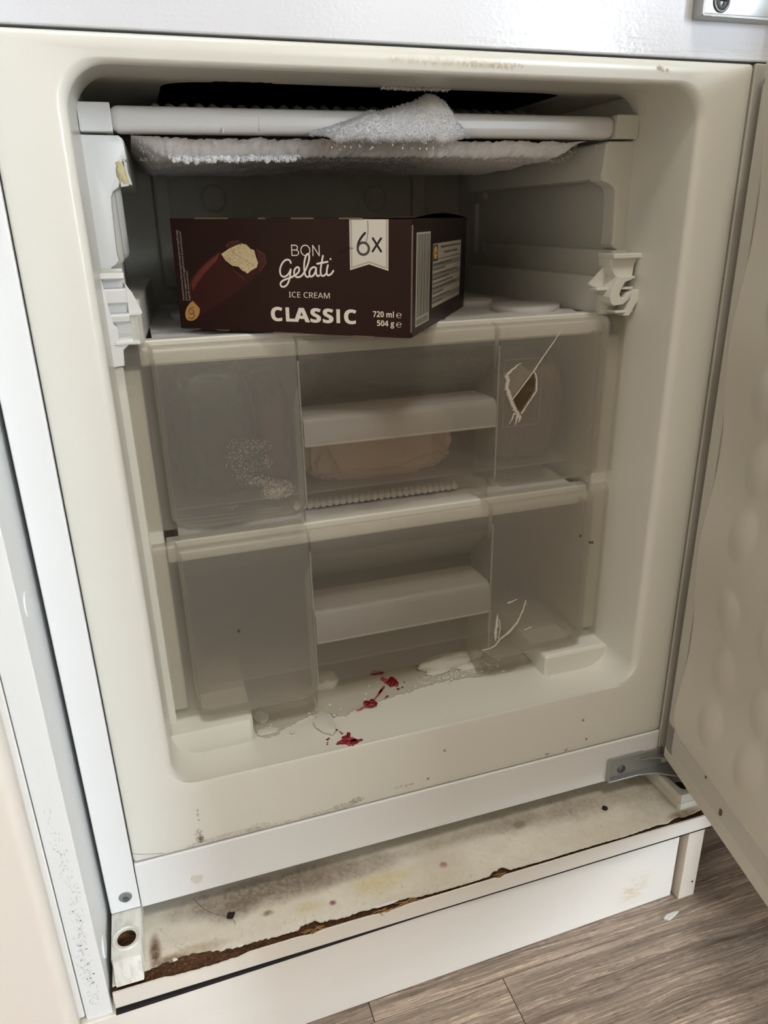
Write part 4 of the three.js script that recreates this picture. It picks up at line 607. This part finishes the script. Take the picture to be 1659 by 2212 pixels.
// ---------------------------------------------------------------- ice, frost and berry juice on the compartment floor
{
  const fy = 0.0597, iceMat = mat({ color: S(186, 181, 168), roughness: 0.25 }), frostIce = mat({ color: S(214, 211, 202), roughness: 0.7 });
  const sheet = [[-0.1365, -0.085], [-0.1350, -0.050], [-0.1300, -0.041], [-0.1200, -0.0395], [-0.1130, -0.046], [-0.1040, -0.049], [-0.0960, -0.053], [-0.0850, -0.058], [-0.0760, -0.056], [-0.0660, -0.049], [-0.0560, -0.046], [-0.0480, -0.052], [-0.0360, -0.053], [-0.0180, -0.058], [0.002, -0.060], [0.020, -0.063], [0.045, -0.066], [0.080, -0.061], [0.110, -0.060], [0.1365, -0.066], [0.1365, -0.20], [-0.1365, -0.20]];
  const sh = []; sheet.forEach((p, i) => { const q = sheet[(i + 1) % sheet.length]; for (let k = 0; k < 6; k++) sh.push([lerp(p[0], q[0], k / 6) + rr(-0.0007, 0.0007), lerp(p[1], q[1], k / 6) + rr(-0.0012, 0.0012)]); });
  tag(M('ice_sheet', smooth(slab(sh, fy, fy + 0.0014, 0.0005)), iceMat), 'thin grey sheet of ice on the compartment floor under the lower drawer', 'ice');
  const chunk = (label, g) => tag(M('ice_lump', g, frostIce), label, 'ice', undefined);
  chunk('long white frost lump under the right of the lower drawer recess', [lump(0.01, 3.3, 0.85, 1.1, 0.060, fy + 0.004, -0.088, 0.35, 2.5, 4), lump(0.006, 2.2, 0.6, 1, 0.045, fy + 0.002, -0.080, 0.4, 3, 3), lump(0.006, 2.0, 0.6, 1, 0.075, fy + 0.002, -0.078, 0.4, 3, 3)]);
  chunk('small white frost lump by the lower drawer left block', [lump(0.009, 1.5, 1.2, 1.0, -0.062, fy + 0.005, -0.096, 0.25, 2, 4)]);
  chunk('flat pale ice flake lying nearest the front left of the ice sheet', smooth(slab(blob(-0.0765, -0.042, 0.0085, 0.0150, 40, 0.35), fy + 0.0006, fy + 0.0028, 0.0008)));
  chunk('pale ice crust beside the left floor pad', [smooth(slab(blob(-0.1275, -0.0665, 0.0065, 0.0075, 40, 0.4), fy + 0.001, fy + 0.003, 0.0008)), smooth(slab(blob(-0.1260, -0.047, 0.0090, 0.0045, 40, 0.4), fy + 0.0008, fy + 0.0024, 0.0006))]);
  const crumbs = []; for (let i = 0; i < 34; i++) { const x = rr(-0.13, 0.12), z = rr(-0.08, -0.05) + (x < -0.05 ? 0.012 : -0.008); crumbs.push(lump(rr(0.0005, 0.0016), 1, 0.6, 1, x, fy + 0.0016, z, 0.4, 3, 1)); }
  for (let i = 0; i < 220; i++) crumbs.push(lump(rr(0.0003, 0.0010), 1, 0.7, 1, rr(0.02, 0.105), fy + 0.0016, rr(-0.078, -0.066), 0.4, 3, 1));
  const cr = M('ice_crumbs', crumbs, frostIce); tag(cr, 'scattered white ice crumbs along the edge of the ice sheet', 'ice'); cr.userData.kind = 'stuff';
  // crushed berries
  const red = mat({ color: S(120, 4, 22), roughness: 0.3 }), stain = mat({ color: S(176, 74, 84), roughness: 0.5 }), pale = mat({ color: S(198, 140, 138), roughness: 0.5 });
  const smear = (label, bits, films, dots, y) => {
    const s = G('berry_smear'); tag(s, label, 'stain');
    M('berry_pulp', bits.map(([x, z, r, sx, sz]) => lump(r, sx, 0.45, sz, x, y + 0.0006, z, 0.45, 2.4, 3)), red, s);
    M('juice_film', films.map(([x, z, a, b, t]) => slab(blob(0, 0, a, b, 44, 0.55), 0, 0.0005).rotateY(t || 0).translate(x, y - 0.0001, z)), stain, s);
    M('juice_drop', dots.map(([x, z, r]) => lump(r, 1.2, 0.4, 1, x, y + 0.0003, z, 0.3, 2, 2)), red, s); return s;
  };
  smear('crimson berry smear of several clots on the ice under the drawer', [[-0.0128, -0.0975, 0.0045, 1.2, 0.7], [-0.0085, -0.0955, 0.0022, 1.4, 0.7], [-0.0020, -0.0800, 0.0040, 0.8, 1.3], [0.0000, -0.0745, 0.0026, 0.9, 1.2], [-0.0060, -0.0775, 0.0024, 1, 1], [-0.0050, -0.0725, 0.0020, 1.3, 0.7], [-0.0305, -0.0510, 0.0040, 1.2, 0.6], [-0.0345, -0.0555, 0.0030, 0.9, 0.9], [-0.0290, -0.0565, 0.0022, 1, 1], [-0.0330, -0.0525, 0.0022, 1.4, 0.7]],
    [[-0.0080, -0.0830, 0.0030, 0.0060, 0.3], [-0.0200, -0.0650, 0.0012, 0.0085, -0.75], [-0.0155, -0.0700, 0.0011, 0.0060, -0.7], [-0.0320, -0.0535, 0.0065, 0.0030, 0.2], [-0.0410, -0.0495, 0.0050, 0.0006, 0.3], [-0.0010, -0.0770, 0.0035, 0.0055, 0]], [[-0.0140, -0.0585, 0.0011], [-0.0160, -0.0570, 0.0007], [-0.0010, -0.0660, 0.0012], [0.0035, -0.0670, 0.0008], [0.0080, -0.0740, 0.0006]], fy + 0.0018);
  smear('crimson berry smear nearest the front lip of the compartment', [[-0.0685, -0.0125, 0.0034, 1.6, 0.5], [-0.0640, -0.0180, 0.0028, 1.3, 0.6], [-0.0610, -0.0210, 0.0020, 0.8, 1.1], [-0.0600, -0.0085, 0.0022, 1.4, 0.6], [-0.0640, -0.0105, 0.0024, 1.4, 0.6], [-0.0545, -0.0100, 0.0022, 1.2, 0.5]],
    [[-0.0650, -0.0140, 0.0075, 0.0050, 0.2], [-0.0600, -0.0100, 0.0060, 0.0035, 0.1]], [[-0.0795, -0.0205, 0.0010], [-0.0780, -0.0215, 0.0007], [-0.0805, -0.0165, 0.0006], [-0.0810, -0.0145, 0.0007], [-0.0690, -0.0300, 0.0009], [-0.0705, -0.0330, 0.0006], [-0.0670, -0.0265, 0.0007], [-0.0660, -0.0240, 0.0009], [-0.0570, -0.0080, 0.0008], [-0.0615, -0.0060, 0.0007]], fy + 0.0002);
}

// ---------------------------------------------------------------- kitchen cabinet round the appliance
const scuffTex = canvasTex(64, 2048, (c, w, h) => {
  c.fillStyle = css(234, 236, 236); c.fillRect(0, 0, w, h); const Y = (y) => h - (y + 0.17) / 0.6 * h;
  for (let i = 0; i < 420; i++) { const y = rr(-0.072, 0.135), k = sstep(0.14, 0.0, y), x = w * clamp(0.52 + 0.30 * (rnd() + rnd() - 1) + 0.08 * Math.sin(y * 40), 0.04, 0.96); if (rnd() > k) continue; c.strokeStyle = css(84, 80, 80, rr(0.08, 0.42)); c.lineWidth = rr(0.5, 1.4); c.beginPath(); c.moveTo(x, Y(y)); c.lineTo(x + rr(-3, 3), Y(y) + rr(-5, 5)); c.lineTo(x + rr(-4, 4), Y(y) + rr(-6, 6)); c.stroke(); }
  for (let i = 0; i < 10; i++) { const y = rr(-0.06, 0.03), x = w * rr(0.35, 0.7); c.fillStyle = css(60, 52, 52, 0.7); c.beginPath(); c.ellipse(x, Y(y), rr(1, 2.6), rr(1, 3.5), rnd() * 3, 0, 7); c.fill(); }
});
const panelMat = mat({ map: scuffTex, roughness: 0.34 });
{
  const L = tag(G('cabinet_side_panel'), 'white cabinet side panel left of the freezer with scuffed front edge', 'panel');
  M('board', uvp(bx(-0.2888, -0.2705, FLOOR, 1.5, -0.6, 0.0517, 0.0009), 'x', 'y', -0.2888, -0.2705, -0.17, 0.43), panelMat, L);
  for (const y of [0.251, -0.040]) M('hole_cap', cyl(0.0085, 0.0012, 'x', -0.2701, y, 0.031), whiteABS, L);
  const Rp = M('cabinet_side_panel', bx(0.2735, 0.2915, FLOOR + 0.087, 1.5, -0.6, 0.0517, 0.0009), whiteLam); tag(Rp, 'white cabinet side panel right of the freezer, mostly behind the open door', 'panel');
  const leg = M('plinth_support', bx(0.2485, 0.2672, FLOOR, -0.0822, -0.4, 0.0517, 0.0009), mat({ color: S(222, 212, 198), roughness: 0.4 })); tag(leg, 'narrow beige support board on the floor at the right end of the plinth', 'board');
  M('dirt_dot', lump(0.0012, 1, 1, 0.3, 0.2625, -0.149, 0.0518, 0.3, 2, 1), mat({ color: S(70, 58, 48), roughness: 1 }), leg);
  // wide left-hand neighbour door with a soft rounded edge
  const kc = tag(G('kitchen_cabinet'), 'kitchen cabinet with a cream rounded-edge door at the left border', 'cabinet');
  M('door', bx(-0.86, -0.2912, -0.0795, 1.4, 0.0527, 0.0712, 0.0075, 5), mat({ color: S(232, 224, 214), roughness: 0.36 }), kc);
  M('carcass', bx(-0.86, -0.2895, FLOOR + 0.086, 1.4, -0.6, 0.051, 0.001), whiteLam, kc);
  const plTex = tex(512, 128, (u, v, x, y) => { const n = fbm(x / 60, y / 60, 2, 3) - 0.5, st = Math.exp(-Math.pow((u - 0.955 - 0.02 * (v - 0.3)) / 0.012, 2) - Math.pow((v - 0.32) / 0.16, 2)) * (fbm(x / 2.5, y / 2.5, 9, 3) > 0.5 ? 1 : 0.2); return [236 + 6 * n - 22 * st, 232 + 6 * n - 30 * st, 225 + 6 * n - 52 * st]; });
  const pg = uvp(bx(-1.05, 0, FLOOR + 0.0005, -0.0845, -0.016, 0, 0.0012), 'x', 'y', -1.05, 0, FLOOR, -0.084);
  const pl = M('plinth', pg, mat({ map: plTex, roughness: 0.3 })); M('plinth_seal', bx(-0.5125, -0.002, -0.0848, -0.0824, -0.012, 0.0006, 0.0004), mat({ color: S(18, 17, 17), roughness: 0.8 }), pl); pl.position.set(0.2446, 0, 0.0455); pl.rotation.y = 0.018; tag(pl, 'white kitchen plinth board standing on the floor under the freezer', 'plinth');
}
// water-damaged bottom board
{
  const b = tag(G('cabinet_bottom_board'), 'water-damaged white chipboard base board with a crumbled brown front edge', 'board');
  const dk = [[-0.2678, 0.0035], [-0.262, 0.005], [-0.245, 0.0085], [-0.232, 0.0105], [-0.215, 0.0118], [-0.200, 0.0105], [-0.188, 0.0075], [-0.178, 0.0062], [-0.160, 0.0058], [-0.140, 0.0045], [-0.128, 0.0048], [-0.120, 0.0085], [-0.113, 0.0090], [-0.106, 0.0055], [-0.090, 0.0040], [-0.070, 0.0045], [-0.050, 0.0050], [-0.036, 0.0046], [-0.022, 0.0022], [-0.008, 0.0016], [0.02, 0.0014], [0.040, 0.0016], [0.046, 0.0048], [0.056, 0.0062], [0.062, 0.0020], [0.1, 0.0015], [0.15, 0.0017], [0.176, 0.0012], [0.2, 0.0022], [0.212, 0.0028], [0.222, 0.0016], [0.238, 0.0048], [0.244, 0.003], [0.256, 0.004], [0.273, 0.007]];
  const gap = (x) => { for (let i = 0; i < dk.length - 1; i++) if (x <= dk[i + 1][0]) return lerp(dk[i][1], dk[i + 1][1], sstep(dk[i][0], dk[i + 1][0], x)); return dk[dk.length - 1][1]; };
  const X0 = -0.2678, X1 = 0.2730, N = 420, edge = [], coreTop = [], coreRows = [];
  for (let i = 0; i <= N; i++) { const x = lerp(X0, X1, i / N); edge.push([x, 0.0505 - gap(x) - 0.0016 * gap(x) / 0.004 * (fbm(x * 420, 1, 3, 3) - 0.5) - 0.0003 * rnd()]); }
  const wob = (x, z, k) => fbm(x * 40 + k, z * 40, k, 4);
  const lamTex = tex(1400, 270, (u, v) => {
    const x = lerp(X0, X1, u), z = lerp(0.055, -0.05, v), c = [222, 216, 202];
    const spot = (cx, cz, rx, rz, k, a, col) => { const d = Math.hypot((x - cx) / rx, (z - cz) / rz), m = a * sstep(1.15, 0.25, d + 0.9 * (wob(x, z, k) - 0.5)) * (0.45 + 1.1 * fbm(x * 420, z * 420, k, 3)); for (let i = 0; i < 3; i++) c[i] = lerp(c[i], col[i], clamp(m)); };
    const n = fbm(x * 24, z * 40, 2, 4) - 0.5, f = fbm(x * 300, z * 300, 4, 3) - 0.5; for (let i = 0; i < 3; i++) c[i] += 26 * n * (1 + 0.25 * i) + 10 * f;
    spot(-0.15, 0.000, 0.085, 0.018, 1, 0.55, [112, 96, 84]); spot(-0.17, 0.010, 0.03, 0.011, 2, 0.45, [104, 86, 80]); spot(-0.07, 0.004, 0.06, 0.013, 3, 0.4, [126, 110, 98]); spot(0.05, 0.001, 0.08, 0.012, 4, 0.35, [130, 118, 102]);
    spot(0.15, 0.004, 0.08, 0.018, 5, 0.38, [126, 114, 98]); spot(0.23, 0.012, 0.05, 0.03, 6, 0.32, [136, 124, 104]); spot(-0.055, 0.024, 0.035, 0.014, 7, 0.5, [206, 192, 132]); spot(-0.115, 0.028, 0.022, 0.009, 8, 0.45, [204, 190, 140]);
    spot(-0.094, 0.0305, 0.0042, 0.0034, 9, 0.9, [130, 86, 98]); spot(0.008, 0.025, 0.0035, 0.0030, 10, 0.7, [150, 108, 112]); spot(-0.147, 0.0225, 0.006, 0.004, 11, 0.6, [116, 104, 86]); spot(0.092, 0.006, 0.007, 0.005, 12, 0.5, [116, 102, 88]);
    spot(-0.2365, 0.028, 0.006, 0.020, 13, 0.9, [104, 80, 60]); spot(-0.226, 0.040, 0.014, 0.006, 14, 0.7, [120, 96, 72]); spot(-0.205, 0.037, 0.03, 0.006, 15, 0.45, [158, 138, 110]); spot(0.245, 0.045, 0.02, 0.006, 16, 0.6, [126, 104, 76]);
    const vein = Math.abs(fbm(x * 60 + 3, z * 60, 17, 3) - 0.5); if (vein < 0.006) for (let i = 0; i < 3; i++) c[i] -= 16;
    return c;
  });
  M('top_laminate', uvp(slab([...edge, [X1, -0.58], [X0, -0.58]], -0.0652, -0.0640), 'x', 'z', X0, X1, 0.055, -0.05), mat({ map: lamTex, roughness: 0.45 }), b);
  for (let j = 0; j <= 16; j++) { const r = [], t = j / 16; for (let i = 0; i <= N; i++) { const x = lerp(X0, X1, i / N), z0 = 0.0505 - gap(x) - 0.004, z = lerp(z0, 0.0506, t); r.push([x, -0.0656 - 0.0042 * fbm(x * 300, t * 4, 2, 4) * sstep(0, 0.4, t) - 0.0022 * t, z]); } coreRows.push(r); }
  M('chipboard_core', [uvp(surf(coreRows), 'x', 'z', 0, 0.16, 0, 0.02), uvp(bx(X0, X1, -0.0812, -0.0700, -0.58, 0.0500, 0), 'x', 'z', 0, 0.16, 0, 0.02), bx(X0, X1, -0.0700, -0.0652, -0.58, 0.034, 0)], chip, b);
  // white edge band, its upper rim chewed where the board has rotted
  const dip = (x) => 0.0022 * sstep(-0.232, -0.222, x) * sstep(-0.165, -0.178, x) + 0.0016 * Math.exp(-Math.pow((x + 0.116) / 0.006, 2)) + 0.0015 * Math.exp(-Math.pow((x + 0.052) / 0.013, 2)) + 0.0018 * Math.exp(-Math.pow((x - 0.050) / 0.003, 2));
  const band = []; for (let i = 0; i <= N; i++) { const x = lerp(X0, X1 + 0.0005, i / N); band.push([x, -0.0655 - dip(x) * (0.7 + 0.8 * fbm(x * 260, 6, 1, 3)) - 0.0002 * rnd()]); }
  M('edge_band', prism([...band, [X1, -0.0816], [X0, -0.0816]], 0.0505, 0.0520), mat({ color: S(230, 224, 214), roughness: 0.4 }), b);
  // splinters: light fibres at the crumbled stretches
  const sp = []; for (const [x, w, n] of [[-0.113, 0.008, 12], [-0.046, 0.020, 30], [0.05, 0.004, 5]]) for (let i = 0; i < n; i++) { const px = x + rr(-w, w); sp.push(bx(-rr(0.0015, 0.006), rr(0.0015, 0.006), -0.0003, 0.0003, -0.0004, 0.0004, 0).rotateZ(rr(-0.2, 0.3)).rotateY(rr(-0.3, 0.3)).translate(px, -0.0668 - rr(0, 0.0014), 0.0500 + rr(-0.004, 0.0012))); }
  M('splinter', sp, mat({ color: S(160, 122, 76), roughness: 0.9 }), b).userData = { kind: 'stuff', label: 'pale wood splinters along the crumbled edge' };
  for (const [x, w, z] of [[-0.222, 0.0022, 0.0402], [-0.172, 0.0026, 0.0447], [-0.052, 0.012, 0.0465]]) M('laminate_curl', slab(blob(x, z, w, 0.0009, 20, 0.6, 2), -0.0646, -0.0637), whiteLam, b);
  M('shadow_gap_strip', bx(-0.2674, 0.2728, -0.0829, -0.0813, 0.046, 0.0522, 0.0003), mat({ color: S(20, 18, 18), roughness: 0.8 }), b);  // black strip drawn in for the dark shadow gap below the edge band
}
// litter lying on the board and the floor
{
  const bug = G('dirt_crumb'); tag(bug, 'black dirt crumb with a hair on the base board near the left foot', 'crumb');
  const black = mat({ color: S(34, 24, 22), roughness: 0.9 }), Y = -0.0640;
  M('crumb', [lump(0.0030, 1, 0.6, 1, -0.1765, Y + 0.0012, 0.0158, 0.4, 2.4, 3), lump(0.0014, 1, 0.6, 1, -0.1738, Y + 0.0006, 0.0140, 0.4, 2, 2)], black, bug);
  const curve = (p, r) => new THREE.TubeGeometry(new THREE.CatmullRomCurve3(p.map((q) => new THREE.Vector3(...q))), 40, r, 5);
  M('hair', [curve([[-0.1785, Y + 0.0004, 0.0152], [-0.188, Y + 0.0006, 0.010], [-0.197, Y + 0.0005, 0.001], [-0.2045, Y + 0.0004, -0.012]], 0.00016), curve([[-0.176, Y + 0.0004, 0.018], [-0.1745, Y + 0.0005, 0.021], [-0.1735, Y + 0.0004, 0.0245]], 0.00018)], mat({ color: S(112, 98, 80), roughness: 0.8 }), bug);
  tag(M('dirt_crumb', lump(0.0026, 1.1, 0.6, 1, 0.1785, Y + 0.0011, 0.0150, 0.35, 2, 3), black), 'single black dirt crumb on the base board near the right hinge', 'crumb');
  const ch = M('paint_flake', smooth(slab([[0.2210, 0.0655], [0.2260, 0.0632], [0.2350, 0.0628], [0.2395, 0.0640], [0.2330, 0.0665], [0.2250, 0.0690]], FLOOR, FLOOR + 0.0022, 0.0005)), whiteLam); tag(ch, 'white paint flake on the floor beside the plinth', 'flake');
}

renderer.render(scene, camera);
